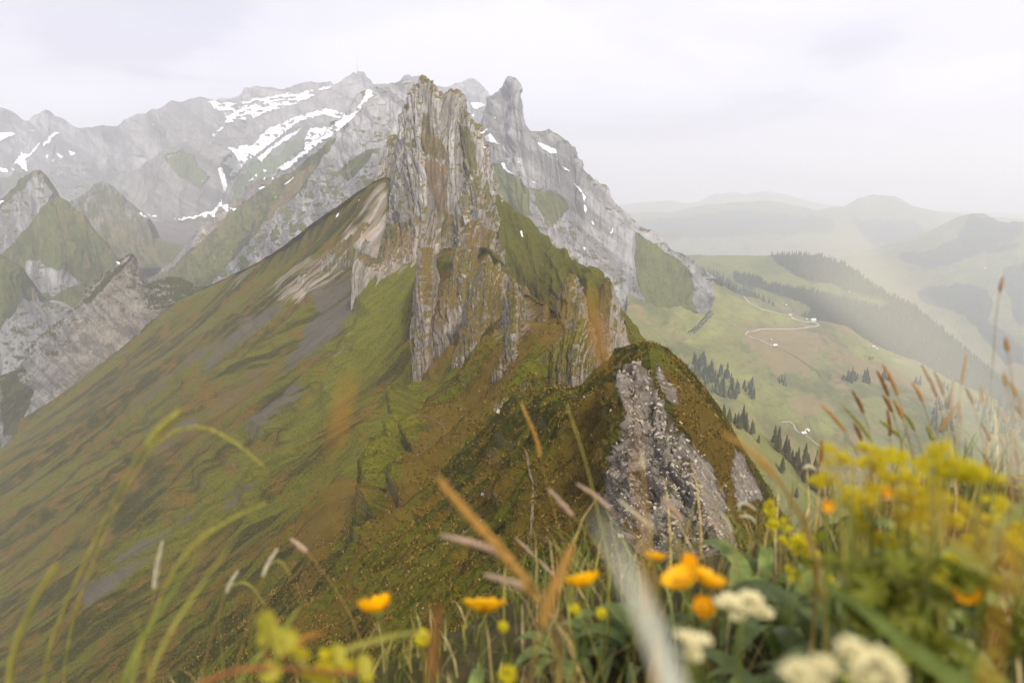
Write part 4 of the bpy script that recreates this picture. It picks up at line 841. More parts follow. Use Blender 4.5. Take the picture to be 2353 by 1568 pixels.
for pts, w in ((T5([(460, 590), (450, 640), (480, 680), (505, 710), (510, 760), (520, 810), (560, 830), (592, 852)]), 3), (T5([(545, 1185), (620, 1195), (690, 1230), (730, 1270), (740, 1300), (820, 1300)]), 4),
               (T5([(1100, 880), (1150, 880), (1140, 930), (1105, 975), (1110, 1010)]), 4), (T5([(1430, 980), (1500, 1010), (1560, 1040), (1612, 1060)]), 6), (T7([(1275, 20), (1300, 180), (1322, 240), (1320, 330), (1315, 420), (1310, 500), (1300, 600), (1255, 710)]), 13),
               (T6([(1850, 410), (1700, 430), (1590, 452)]), 2.2), (T6([(1520, 455), (1590, 510), (1660, 550), (1720, 600), (1732, 640)]), 3), (T5([(140, 225), (210, 280), (300, 310), (400, 305), (470, 335), (490, 370)]), 2.4)):
    path('footpath', pts, w*.7, M_path, ('main_ridge',), .0002)

# ------------------------------------------------------------------ huts, summit mast
M_wood = plain('weathered_wood', (0.16, 0.12, 0.09), 0.9, (0.10, 0.08, 0.06), 0.6); M_roof = plain('pale_roof', (0.62, 0.62, 0.62), 0.6, (0.5, 0.5, 0.5), 0.4)
M_white = plain('white_render', (0.7, 0.69, 0.66), 0.8); M_dark = plain('dark_window', (0.03, 0.035, 0.04), 0.3); M_steel = plain('steel_mast', (0.3, 0.3, 0.32), 0.5)
def box_vf(x0, x1, y0, y1, z0, z1):
    return [(x, y, z) for z in (z0, z1) for y in (y0, y1) for x in (x0, x1)], [(0, 2, 3, 1), (4, 5, 7, 6), (0, 1, 5, 4), (2, 6, 7, 3), (0, 4, 6, 2), (1, 3, 7, 5)]
def meshf(name, V, Fs, mat, smooth=False):
    me = bpy.data.meshes.new(name); me.from_pydata([tuple(v) for v in V], [], Fs); me.materials.append(mat)
    if smooth: me.polygons.foreach_set('use_smooth', [True]*len(me.polygons))
    me.update(); return me
def hut_meshes(L, Wd, H, wall):
    V, Fq = box_vf(-L/2, L/2, -Wd/2, Wd/2, -3, H)
    V += [(-L/2, 0, H+Wd*.32), (L/2, 0, H+Wd*.32)]; Fq = Fq + [(4, 6, 8), (5, 9, 7)]
    wl = meshf('wall', V, Fq, wall)
    e, t = 0.8, 0.35; z0, z1 = H-e*.6, H+Wd*.32; R = []; Fr = []
    for sg in (-1, 1):
        b = len(R); y0 = sg*(Wd/2+e)
        R += [(-L/2-e, y0, z0), (L/2+e, y0, z0), (L/2+e, 0, z1+.1), (-L/2-e, 0, z1+.1), (-L/2-e, y0, z0+t), (L/2+e, y0, z0+t), (L/2+e, 0, z1+.1+t), (-L/2-e, 0, z1+.1+t)]
        Fr += [(b, b+1, b+2, b+3), (b+4, b+7, b+6, b+5), (b, b+4, b+5, b+1), (b+1, b+5, b+6, b+2), (b+3, b+2, b+6, b+7), (b, b+3, b+7, b+4)]
    rf = meshf('roof', R, Fr, M_roof)
    dv, df = box_vf(-.6, .6, -Wd/2-.05, -Wd/2+.1, 0, 2.1); door = meshf('door', dv, df, M_dark)
    wv, wf = box_vf(-.6, .6, -Wd/2-.05, -Wd/2+.1, 1.2, 2.3); win = meshf('window', [(x+L*.3, y, z) for x, y, z in wv], wf, M_dark)
    return wl, rf, door, win
HM = {k: hut_meshes(*k, w) for k, w in (((13, 8, 4), M_wood), ((9, 6, 3.2), M_wood), ((17, 10, 4.5), M_white), ((6, 4.5, 2.6), M_wood))}
def hut(x, y, k, rz, label, group=None, only=None):
    h = cast(x, y, ('valley_bowl', 'green_spur') if 'bowl' in label else only)
    if not h: return
    t = empty('alpine_hut', h[0], label, 'hut', group, rz)
    for m, n in zip(HM[k], ('wall', 'roof', 'door', 'window')): link(n, m, t)
for (x, y), k, rz, lab in zip(T3([(950, 953), (905, 950), (800, 918), (770, 852), (695, 1124), (670, 1084), (1350, 1130), (1372, 1143), (1190, 764)]) + T3([(1858, 606), (2095, 606)]) + T4([(885, 268), (912, 252)]) + T1([(1018, 1471), (1048, 1456), (1020, 1498)]),
        [(17, 10, 4.5), (9, 6, 3.2), (9, 6, 3.2), (9, 6, 3.2), (13, 8, 4), (6, 4.5, 2.6), (9, 6, 3.2), (6, 4.5, 2.6), (9, 6, 3.2), (13, 8, 4), (17, 10, 4.5), (9, 6, 3.2), (9, 6, 3.2), (17, 10, 4.5), (9, 6, 3.2), (9, 6, 3.2)],
        [.3, .9, .2, .4, .5, .9, .3, .2, .4, .1, .2, .5, 1.1, .2, .9, .4],
        ['large alp building with pale gabled roof at the hairpin of the gravel track', 'small dark hut just left of the large building at the track hairpin', 'small pale-roofed hut on the track halfway along the pasture crest', 'small hut on the meadow below the dark forest edge',
         'pale-roofed hut where the gravel track ends on the pasture', 'tiny shed on the brown turf just above the hut at the end of the track', 'lone white-roofed hut on the sunlit crest of the pasture', 'tiny shed just below the lone hut on the crest of the pasture',
         'tiny hut on the long clearing of the wooded hill', 'left of two faint huts on the hazy hillside beyond the valley', 'right of two faint farmhouses on the hazy hillside beyond the valley',
         'pale hut beside the track in the valley behind the yellow flowers', 'second hut close behind the pale one by the valley track', 'long pale building in the green valley bowl behind the rock horn', 'small hut right beside the long building in the valley bowl', 'small hut below the long building in the valley bowl']):
    hut(x, y, k, rz, lab)
def mast():
    p = PV(822, 170, 4330)
    t = empty('summit_mast', p, 'thin transmitter mast with summit building on the highest hazy peak', 'mast')
    V, Fq = [], []
    for k, (z, r) in enumerate(((-20, 4), (18, 3), (30, 1.3), (80, 0.9), (112, 0.4))):
        V += [(r*math.cos(a), r*math.sin(a), z) for a in np.linspace(0, 2*math.pi, 8, endpoint=False)]
        if k: Fq += [((k-1)*8+i, (k-1)*8+(i+1) % 8, k*8+(i+1) % 8, k*8+i) for i in range(8)]
    link('mast_pole', meshf('mast_pole', V, Fq, M_steel), t)
    V, Fq = box_vf(-4, 34, -10, 10, -30, 12); link('station_building', meshf('station_building', V, Fq, M_steel), t)
mast()

# ------------------------------------------------------------------ conifers
M_needle = plain('spruce_needles', (0.022, 0.034, 0.018), 0.9, (0.040, 0.056, 0.026), 0.7); M_bark = plain('bark', (0.09, 0.07, 0.055), 0.95, None, 2)
def crown_vf(h, r, layers, sides, seed, lean=0.0):
    q = random.Random(seed); V, Fc = [], []
    for k in range(layers):
        f = k/layers; z0 = h*(0.10+0.86*f); z1 = min(h, z0+h*(1.9/layers)); rr = r*(1-f)**0.85*(0.85+0.3*q.random())+0.12
        b = len(V); ph = q.random()*6
        for i in range(sides):
            a = ph+i*2*math.pi/sides; w = rr*(0.62+0.55*q.random())
            V.append((w*math.cos(a), w*math.sin(a), z0-h*.03*q.random()))
        V.append((0, 0, z1)); V.append((0, 0, z0+h*.03))
        for i in range(sides):
            j = (i+1) % sides; Fc += [(b+i, b+j, b+sides), (b+j, b+i, b+sides+1)]
    return V, Fc
CROWN, TRUNK = [], []
for k in range(5):
    h = (17, 20, 15, 22, 13)[k]
    V, Fc = crown_vf(h, h*(0.17+0.02*(k % 3)), 8, 7, k); CROWN.append(meshf('crown', V, Fc, M_needle))
    V = [(0.28*math.cos(a)*(1-z/(h*1.1)), 0.28*math.sin(a)*(1-z/(h*1.1)), z) for z in (-2, h*.5) for a in np.linspace(0, 2*math.pi, 6, endpoint=False)]
    TRUNK.append(meshf('trunk', V, [(i, (i+1) % 6, 6+(i+1) % 6, 6+i) for i in range(6)], M_bark))
def clump(poly, n, label, group, only=None, sc=1.0, dense=0):
    a = np.array(poly); pts = []; tries = 0
    while len(pts) < n and tries < 4000:
        tries += 1; x, y = rnd.uniform(*np.sort(a[:, 0])[[0, -1]]), rnd.uniform(*np.sort(a[:, 1])[[0, -1]])
        if pip(np.array([x]), np.array([y]), poly)[0] and all(abs(x-p)+abs(y-q)*1.5 > 3.0 for p, q in pts): pts.append((x, y))
    for x, y in pts:
        h = cast(x, y, only)
        if not h: continue
        k = rnd.randrange(5); t = empty('spruce_tree', h[0], label, 'tree', group, rnd.uniform(0, 6.28)); s_ = sc*rnd.uniform(.65, 1.15); t.scale = (s_, s_, s_*rnd.uniform(.95, 1.15))
        link('crown', CROWN[k], t); link('trunk', TRUNK[k], t)
AP = ('alp_pasture',)
clump([(1590, 838), (1612, 832), (1640, 850), (1690, 875), (1702, 905), (1690, 918), (1650, 912), (1605, 890)], 80, 'dark spruce in the dense wood on the pasture right of the near crag', 'spruces of the dense wood behind the near crag', AP, 1.25)
clump([(1555, 842), (1592, 850), (1600, 900), (1570, 880)], 14, 'spruce in the thin left fringe of the wood behind the near crag', 'spruces at the left fringe of the wood', AP, 1.0)
clump([(1705, 890), (1736, 885), (1736, 918), (1712, 920)], 12, 'spruce in the small group right of the dense wood', 'spruces right of the dense wood', AP, 1.05)
clump([(1782, 870), (1800, 868), (1810, 890), (1796, 888)], 8, 'spruce in a gully of the pasture, left of the round groves', 'spruces in the pasture gully', AP, 0.9)
clump([(1943, 868), (1971, 868), (1969, 882), (1948, 882)], 16, 'spruce in the left of two round groves on the pasture', 'spruces of the left round grove', AP, 1.3)
clump([(1980, 866), (2002, 866), (2001, 882), (1984, 882)], 10, 'spruce in the right of two round groves on the pasture', 'spruces of the right round grove', AP, 1.3)
clump([(1928, 870), (1942, 866), (1942, 876)], 4, 'small spruce standing just left of the round groves', 'small spruces left of the groves', AP, 0.7)
clump([(1990, 826), (2006, 822), (2006, 828)], 4, 'small spruce on the steep grass above the round groves', 'small spruces above the groves', AP, 0.6)
clump([(2024, 868), (2042, 868), (2042, 882), (2026, 880)], 8, 'spruce in the pale hazy grove behind the grass heads', 'spruces of the pale grove', AP, 1.2)
clump([(2101, 878), (2116, 878), (2116, 884), (2102, 884)], 6, 'spruce in the tight group right of the grass heads', 'spruces in the tight group', AP, 1.1)
clump([(2158, 885), (2180, 893), (2180, 902), (2160, 898)], 8, 'spruce at the edge of the lower right wood', 'spruces at the edge of the lower right wood', AP, 1.0)
clump([(2138, 930), (2190, 920), (2200, 990), (2140, 1000)], 24, 'dark spruce in the lower wood behind the grass heads', 'spruces of the lower wood', AP, 1.3)
clump([(2222, 920), (2290, 915), (2352, 950), (2400, 1000), (2352, 1020), (2250, 990)], 56, 'dark spruce in the wood at the right edge of the valley', 'spruces of the wood at the right edge', AP, 1.3)
clump([(1650, 948), (1700, 975), (1760, 1012), (1750, 1016), (1690, 985), (1648, 958)], 16, 'spruce along the crest of the green spur behind the crag', 'spruces along the spur crest', ('near_spur', 'alp_pasture'), 0.7)
clump([(1768, 1012), (1800, 1030), (1850, 1072), (1890, 1110), (1920, 1140), (1905, 1150), (1870, 1130), (1820, 1070), (1775, 1030)], 44, 'dark spruce in the strip down the valley behind the white nodding flower', 'spruces of the strip down the valley', ('near_spur', 'alp_pasture'), 0.85)
for x, y, sc_, lab in ((1796, 1084, .62, 'single dark spruce standing alone on the green spur'), (1742, 1017, .35, 'small lone spruce high on the green spur'), (1829, 1142, .4, 'small lone spruce low on the green spur by the yellow flowers')):
    h = cast(x, y, ('near_spur',))
    if h:
        t = empty('spruce_tree', h[0], lab, 'tree'); t.scale = (sc_*1.2, sc_*1.2, sc_); link('crown', CROWN[1], t); link('trunk', TRUNK[1], t)
def forest(name, polys, n, only, hmin, hmax):
    Vs, Fs = [], []; base = 0
    for poly, m in zip(polys, n):
        a = np.array(poly); k = 0; tries = 0
        while k < m and tries < m*8:
            tries += 1; x, y = rnd.uniform(a[:, 0].min(), a[:, 0].max()), rnd.uniform(a[:, 1].min(), a[:, 1].max())
            if not pip(np.array([x]), np.array([y]), poly)[0]: continue
            h = cast(x, y, only)
            if not h: continue
            k += 1; H = rnd.uniform(hmin, hmax); r = H*.19; p = h[0]
            for lv, (z0, z1, rr) in enumerate(((0, .75, 1), (.4, 1.05, .6))):
                ph = rnd.random()*6; b = len(Vs)
                Vs += [(p.x+r*rr*math.cos(ph+i*1.2566)*rnd.uniform(.8, 1.2), p.y+r*rr*math.sin(ph+i*1.2566), p.z+H*z0) for i in range(5)] + [(p.x, p.y, p.z+H*z1)]
                Fs += [(b+i, b+(i+1) % 5, b+5) for i in range(5)]
    o = link(name, mesh_np(name, Vs, Fs, M_needle, False)); o['kind'] = 'stuff'
    return o
o = forest('forest', [FOREST_A, FOREST_B, FOREST_C], (7500, 260, 260), ('forest_hill',), 13, 26)
prop(o, 'dense dark spruce forest covering the hazy hill across the valley', 'forest')
o = forest('treeline', [T3([(60, 590), (150, 600), (300, 655), (420, 735), (470, 765), (440, 770), (330, 720), (200, 650), (130, 640)]), T3([(500, 780), (560, 785), (650, 830), (640, 850), (560, 825)]), T3([(710, 870), (780, 880), (850, 905), (850, 920), (720, 890)])], (90, 26, 34), ('alp_pasture',), 12, 24)
prop(o, 'line of spruces along the crest where the pasture meets the haze', 'trees')
o = forest('scattered_trees', [T1([(470, 1500), (600, 1400), (700, 1400), (740, 1460), (600, 1568), (480, 1568)])], (1,), ('green_spur',), 3, 5); bpy.data.objects.remove(o)

# ------------------------------------------------------------------ the knoll we stand on: turf, grass, flowers
def gz(X, Y):
    """height of the knoll's turf"""
    X = np.asarray(X, float); Y = np.asarray(Y, float)
    e = 0.98 + 0.10*np.sin(X*3.1) + 0.05*np.sin(X*9+1)
    z = -0.42 + 0.26*np.clip(X, -1.5, 1.6) - 0.25*Y + 0.02*noise(X*5, Y*5, .5, 3)
    over = np.maximum(Y-e, 0); z = z - over*1.25 - 0.2*np.minimum(over, 1)**0.5
    lo = np.maximum(-1.3-X, 0); z = z - lo*0.6
    return z
M_turf = plain('knoll_turf', (0.035, 0.035, 0.010), 0.95, (0.065, 0.05, 0.02), 14, bump=(0.8, 0.02))
def knoll():
    xs = np.linspace(-4.5, 5.0, 230); ys = np.r_[np.linspace(-2.0, 0.8, 70), np.linspace(0.81, 1.6, 60), np.linspace(1.65, 5.0, 40)]
    X, Y = np.meshgrid(xs, ys[::-1]); Z = gz(X, Y) + 0.012*fbm(X*14, Y*14, 0, 3, 2)
    V = np.stack([X, Y, Z], -1)
    surface('knoll', V, M_turf, np.zeros(V.shape[:2]+(4,)), V[..., :2].copy())
knoll()

def leafmat(name, col, trans=0.35, rough=0.55, dark=0.55, scale=60):
    """colour varies from blade to blade through the vertex colour 'tint'"""
    b = NB(name); b.b.inputs['Roughness'].default_value = rough; b.b.inputs['Specular IOR Level'].default_value = 0.25
    at = b.n('ShaderNodeAttribute', attribute_name='tint').outputs['Color']
    n = b.noise(b.n('ShaderNodeTexCoord').outputs['Object'], scale, 3, 0.6)
    c = b.mix(1.0, at, b.mix(b.ramp(n, 0.3, 0.7), (dark, dark, dark), (1.1, 1.1, 1.1)), 'MULTIPLY') if col is None else b.mix(b.ramp(n, 0.3, 0.7), tuple(k*dark for k in col), col)
    b.l(c, b.b.inputs['Base Color'])
    tr = b.n('ShaderNodeBsdfTranslucent'); mx = b.n('ShaderNodeMixShader'); mx.inputs[0].default_value = trans
    b.l(c, tr.inputs[0]); b.l(b.b.outputs[0], mx.inputs[1]); b.l(tr.outputs[0], mx.inputs[2]); b.l(mx.outputs[0], b.out.inputs[0])
    return b.m
M_blade = leafmat('grass_blades', None, 0.35)
M_straw = leafmat('straw_stem', (0.42, 0.30, 0.10)); M_gstem = leafmat('green_stem', (0.24, 0.28, 0.06)); M_ystem = leafmat('yellow_green_stem', (0.42, 0.40, 0.09))
M_brownhead = leafmat('brown_seed_head', (0.36, 0.17, 0.05), 0.25, 0.7, 0.45, 400); M_goldhead = leafmat('golden_seed_head', (0.62, 0.36, 0.09), 0.35, 0.7, 0.55, 400)
M_greenhead = leafmat('green_seed_head', (0.42, 0.40, 0.10), 0.35, 0.7, 0.6, 400); M_paleblade = leafmat('pale_blade', (0.88, 0.88, 0.72), 0.55, 0.6, 0.85, 30); M_palehead = leafmat('pale_seed_head', (0.72, 0.68, 0.50), 0.4, 0.7, 0.75, 300); M_pinkhead = leafmat('pinkish_seed_head', (0.62, 0.46, 0.33), 0.3, 0.7, 0.6, 400)
M_petal = leafmat('buttercup_petal', (0.95, 0.50, 0.006), 0.4, 0.35, 0.92, 200); M_stamen = leafmat('stamens', (0.9, 0.55, 0.02), 0.3)
M_mantle = leafmat('yellow_green_florets', (0.72, 0.63, 0.022), 0.5, 0.6, 0.75, 150); M_cream = leafmat('cream_florets', (0.94, 0.89, 0.62), 0.45, 0.6, 0.92, 200)
M_leaf = leafmat('green_leaf', (0.20, 0.26, 0.07), 0.3, 0.45, 0.6, 60); M_leafy = leafmat('yellow_leaf', (0.46, 0.42, 0.055), 0.4, 0.5, 0.75, 60); M_dleaf = leafmat('dark_leaf', (0.14, 0.185, 0.05), 0.25, 0.4, 0.6, 40)
M_redstem = leafmat('reddish_stem', (0.40, 0.17, 0.06)); M_orange = leafmat('withered_orange_blade', (0.60, 0.30, 0.06), 0.5); M_lime = leafmat('lime_leaf', (0.22, 0.24, 0.03), 0.4, 0.5, 0.6, 60); M_greyleaf = leafmat('grey_green_leaf', (0.20, 0.24, 0.13), .3)

class Geo:
    def __init__(s): s.V = []; s.F = []; s.T = []
    def add(s, V, Fc, tint=None):
        b = len(s.V); s.V += [tuple(v) for v in V]; s.F += [tuple(i+b for i in f) for f in Fc]
        if tint is not None: s.T += [tint]*len(V)
    def mesh(s, name, mat, org=None, smooth=True):
        V = s.V if org is None else [(v[0]-org[0], v[1]-org[1], v[2]-org[2]) for v in s.V]
        me = bpy.data.meshes.new(name); me.from_pydata(V, [], s.F); me.materials.append(mat)
        if smooth: me.polygons.foreach_set('use_smooth', [True]*len(me.polygons))
        if s.T:
            a = me.attributes.new('tint', 'FLOAT_COLOR', 'POINT'); a.data.foreach_set('color', np.array([(*t, 1) for t in s.T], np.float32).ravel())
        me.update(); return me
def spline(pts, n):
    p = np.array([tuple(a) for a in pts], float)
    d = np.r_[0, np.cumsum(np.linalg.norm(np.diff(p, axis=0), axis=1))]; t = np.linspace(0, d[-1], n+1)
    q = np.stack([np.interp(t, d, p[:, k]) for k in range(3)], -1)
    return smooth1(q, max(3, n//5))
def tube(g, C, r0, r1, sides=6, tint=None):
    n = len(C); V = []
    for k in range(n):
        t = C[min(k+1, n-1)]-C[max(k-1, 0)]; t = t/(np.linalg.norm(t)+1e-12)
        a = np.cross(t, (0.3, 0.9, 0.1)); a /= np.linalg.norm(a)+1e-12; b = np.cross(t, a)
        r = r0+(r1-r0)*k/(n-1)
        for i in range(sides):
            an = 2*math.pi*i/sides; V.append(C[k]+r*(a*math.cos(an)+b*math.sin(an)))
    g.add(V, [(k*sides+i, k*sides+(i+1) % sides, (k+1)*sides+(i+1) % sides, (k+1)*sides+i) for k in range(n-1) for i in range(sides)], tint)
def ribbon(g, C, w, face, fold=0.25, tint=None, prof=None):
    """leaf blade along C; w half width; face = direction the flat side looks to"""
    n = len(C); V = []
    for k in range(n):
        t = C[min(k+1, n-1)]-C[max(k-1, 0)]; t = t/(np.linalg.norm(t)+1e-12)
        sd_ = np.cross(t, face); sd_ /= np.linalg.norm(sd_)+1e-12; nn = np.cross(sd_, t)
        f = k/(n-1); ww = w*(prof(f) if prof else min(1, (1-f)**0.6*(0.5+min(f*4, 1)*.5)))
        V += [C[k]-sd_*ww+nn*ww*fold, C[k], C[k]+sd_*ww+nn*ww*fold]
    g.add(V, [(k*3+j, k*3+j+1, (k+1)*3+j+1, (k+1)*3+j) for k in range(n-1) for j in (0, 1)], tint)
OCT = [(0, 0, 1), (1, 0, 0), (0, 1, 0), (-1, 0, 0), (0, -1, 0), (0, 0, -1)]; OCTF = [(0, 1, 2), (0, 2, 3), (0, 3, 4), (0, 4, 1), (5, 2, 1), (5, 3, 2), (5, 4, 3), (5, 1, 4)]
def grain(g, p, ax, L, r, tint=None):
    ax = ax/(np.linalg.norm(ax)+1e-12); a = np.cross(ax, (0.21, 0.5, 0.84)); a /= np.linalg.norm(a)+1e-9; b = np.cross(ax, a)
    g.add([p+ax*L*.5*v[2]+(a*v[0]+b*v[1])*r for v in OCT], OCTF, tint)
def head(g, C, rad, n, glen, seed=0, spread=0.5):
    """spike of overlapping grains along C (base to tip)"""
    q = random.Random(seed); m = len(C)
    for k in range(n):
        f = (k+q.random())/n; x = f*(m-1); i = min(int(x), m-2); p = C[i]+(C[i+1]-C[i])*(x-i)
        t = C[min(i+2, m-1)]-C[max(i-1, 0)]; t = t/np.linalg.norm(t)
        an = q.random()*6.283; a = np.cross(t, (0.21, 0.9, 0.4)); a /= np.linalg.norm(a); b = np.cross(t, a)
        o = a*math.cos(an)+b*math.sin(an); prof = (math.sin(math.pi*min(1, 0.12+f*0.9)))**0.6*(1-0.35*f)
        grain(g, p+o*rad*prof*q.uniform(.35, .8), t+o*spread*q.uniform(.3, 1), glen*q.uniform(.7, 1.2), glen*.22)
def root_of(p, lean=(0, 0)):
    x, y = p[0]+lean[0], p[1]+lean[1]
    return np.array([x, y, float(gz(x, y))-0.004])
def grass_head(tip, pts, label, group=None, hl=0.3, rad=0.0028, mats=None, n=110, sr=0.0007, lean=(0, 0), glen=0.0055, spread=.5, name='seeding_plant', cat='grass stem', leaf=False, seed=1, fixed_root=None):
    """tip and pts: picture points with distance; hl = share of the drawn curve that is seed head"""
    mats = mats or (M_gstem, M_brownhead)
    W_ = [P(*p) for p in [tip]+pts]; last = W_[-1]
    r = root_of(last, lean)
    if last[2] > r[2]+0.01: W_.append(r)
    C = spline(W_, 54)[::-1]; org = C[0]
    t = empty(name, org, label, cat, group)
    Cl = C-org; n_ = len(Cl); L = np.linalg.norm(np.diff(Cl, axis=0), axis=1); s_ = np.r_[0, np.cumsum(L)]
    vis = sum(np.linalg.norm(np.diff(spline([P(*p) for p in [tip]+pts], 26), axis=0), axis=1)); hL = hl*vis if hl > 0 else 0
    ih = max(2, int(np.searchsorted(s_, s_[-1]-hL)))
    g = Geo(); tube(g, Cl, sr*1.3, sr*.7); link('stem', g.mesh('stem', mats[0]), t)
    if hL > 0:
        H = Cl[min(ih, n_-2):]
        if len(H) < 3: H = Cl[-3:]
        g = Geo(); head(g, H, rad, n, glen, seed, spread); link('seed_head', g.mesh('seed_head', mats[1], smooth=False), t)
    if leaf:
        a = Cl[n_//3]; b = a+np.array([rnd.uniform(-.05, .05), rnd.uniform(-.02, .02), .05]); g = Geo()
        ribbon(g, spline([a, (a+b)/2+np.array([0, 0, .015]), b], 8), .0016, np.array([0, -1, .3])); link('leaf', g.mesh('leaf', mats[0]), t)
    return t
# --- grass heads at the right, standing on the edge of the knoll
TR = lambda x, y: (1719+x*.2695, 588+y*.2695)
GR = 'grass seed heads against the hazy valley'
RH = [((1150, 935), (1278, 1195), 1, 'long golden brown grass head leaning left, right one of the tall pair over the valley', .9),
 ((1098, 985), (1192, 1185), 0, 'golden brown grass head leaning left, left one of the tall pair over the valley', .95),
 ((888, 1155), (988, 1350), 0, 'brown grass head leaning left between the pasture groves and the yellow flowers', .95),
 ((617, 1265), (832, 1495), 1, 'bright orange brown grass head leaning far left, leftmost of the heads over the valley', .8),
 ((1152, 1195), (1225, 1325), 0, 'short brown grass head below the tall golden pair', 1.05),
 ((1185, 1320), (1207, 1535), 0, 'dark upright grass head below the tall golden pair', 1.0),
 ((903, 1435), (962, 1565), 0, 'dark small grass head just above the left yellow flower cluster', 1.0),
 ((800, 1270), (1035, 1545), 2, 'greenish grass head with a dark base bending left above the flowers', .9),
 ((1237, 1235), (1308, 1375), 1, 'thin gold grass head close right of the short brown one', 1.1),
 ((1125, 1405), (1305, 1550), 2, 'yellow green grass head lying almost flat above the flowers', 1.0),
 ((1335, 1355), (1410, 1470), 2, 'plump green gold grass head in the middle of the valley view', 1.05),
 ((1405, 1095), (1488, 1245), 1, 'golden grass head standing alone between the tall pair and the dense bunch', 1.1),
 ((1478, 940), (1608, 1205), 0, 'long dark brown grass head, left one of the crossing pair', .95),
 ((1583, 995), (1665, 1195), 0, 'dark brown grass head, right one of the crossing pair', 1.0),
 ((1745, 1075), (1685, 1310), 0, 'thick dark grass head leaning right at the centre of the bunch', .85),
 ((1735, 1070), (1725, 1280), 4, 'pale blurred grass head right behind the thick dark one', .75),
 ((1800, 1240), (1628, 1470), 1, 'brown grass head lying to the right across the bunch', .85),
 ((1858, 845), (1812, 1085), 1, 'tall bright gold grass head with dark base, standing highest in the bunch', .8),
 ((1850, 1125), (1913, 1258), 0, 'short brown grass head to the right of the tall gold one', .95),
 ((1988, 1110), (1995, 1265), 1, 'blurred golden upright grass head near the right edge', .7),
 ((2125, 1285), (2198, 1425), 4, 'pale pinkish grass head near the right edge', .85),
 ((2168, 188), (2138, 302), 4, 'small white-tipped brown head on the tallest thin stem, high at the right', .75),
 ((2192, 705), (2218, 855), 1, 'blurred gold head below the tallest one at the right edge', .6),
 ((1805, 1270), (1800, 1425), 4, 'pale orange blurred grass head under the bunch', .7),
 ((1990, 1435), (2055, 1575), 0, 'grey brown grass head low at the right over the dark wood', .95),
 ((2130, 1520), (2180, 1640), 4, 'pale small grass head low at the right edge', .95),
 ((2178, 1010), (2210, 1120), 1, 'blurred orange grass head at the right edge, upper one of two', .6),
 ((2230, 1080), (2292, 1195), 1, 'blurred orange grass head at the right edge, lower one of two', .6),
 ((2325, 1220), (2352, 1400), 4, 'soft pale orange grass head cut by the right edge of the picture', .6),
 ((2280, 1280), (2350, 1385), 0, 'brown grass head at the right edge under the soft orange one', .8),
 ((1520, 1450), (1562, 1570), 2, 'green gold grass head just above the middle yellow flower cluster', 1.0),
 ((2260, 1640), (2300, 1790), 0, 'brown grass head beside the right yellow flower cluster', .95), ((2010, 1700), (2050, 1850), 0, 'thin dark grass head behind the right yellow flower cluster', 1.0),
 ((620, 1580), (610, 1800), 0, 'dark upright grass head left of the first yellow flower cluster', .95)]
HM2 = [(M_straw, M_brownhead), (M_straw, M_goldhead), (M_ystem, M_greenhead), (M_straw, M_palehead), (M_straw, M_pinkhead)]
for i, (a, b, mk_, lab, Y) in enumerate(RH):
    ta, tb = TR(*a), TR(*b); dx, dy = tb[0]-ta[0], tb[1]-ta[1]
    p2 = (tb[0]+dx*.9+(6 if dx > 0 else -2), tb[1]+abs(dy)*1.6+20, Y); p3 = (tb[0]+dx*1.2+8, min(1200, tb[1]+150), Y)
    vis = math.hypot(dx, dy); tot = vis+math.hypot(p2[0]-tb[0], p2[1]-tb[1])+math.hypot(p3[0]-p2[0], p3[1]-p2[1])
    bend = (ta[0]*.5+tb[0]*.5+3, ta[1]*.5+tb[1]*.5, Y)
    p3 = (p2[0]+dx*.25, p2[1]+60, Y)
    tot = vis+math.hypot(p2[0]-tb[0], p2[1]-tb[1])+math.hypot(p3[0]-p2[0], p3[1]-p2[1])
    wpx = 5.2*(0.9 if mk_ != 2 else 1.0)
    grass_head((*ta, Y), [bend, (*tb, Y), p2, p3], lab, GR, hl=vis/tot, rad=wpx*Y/F*1.0, mats=HM2[mk_], n=120, sr=1.0*Y/F, lean=(.02, 0.0), glen=12*Y/F, seed=i, spread=.35)
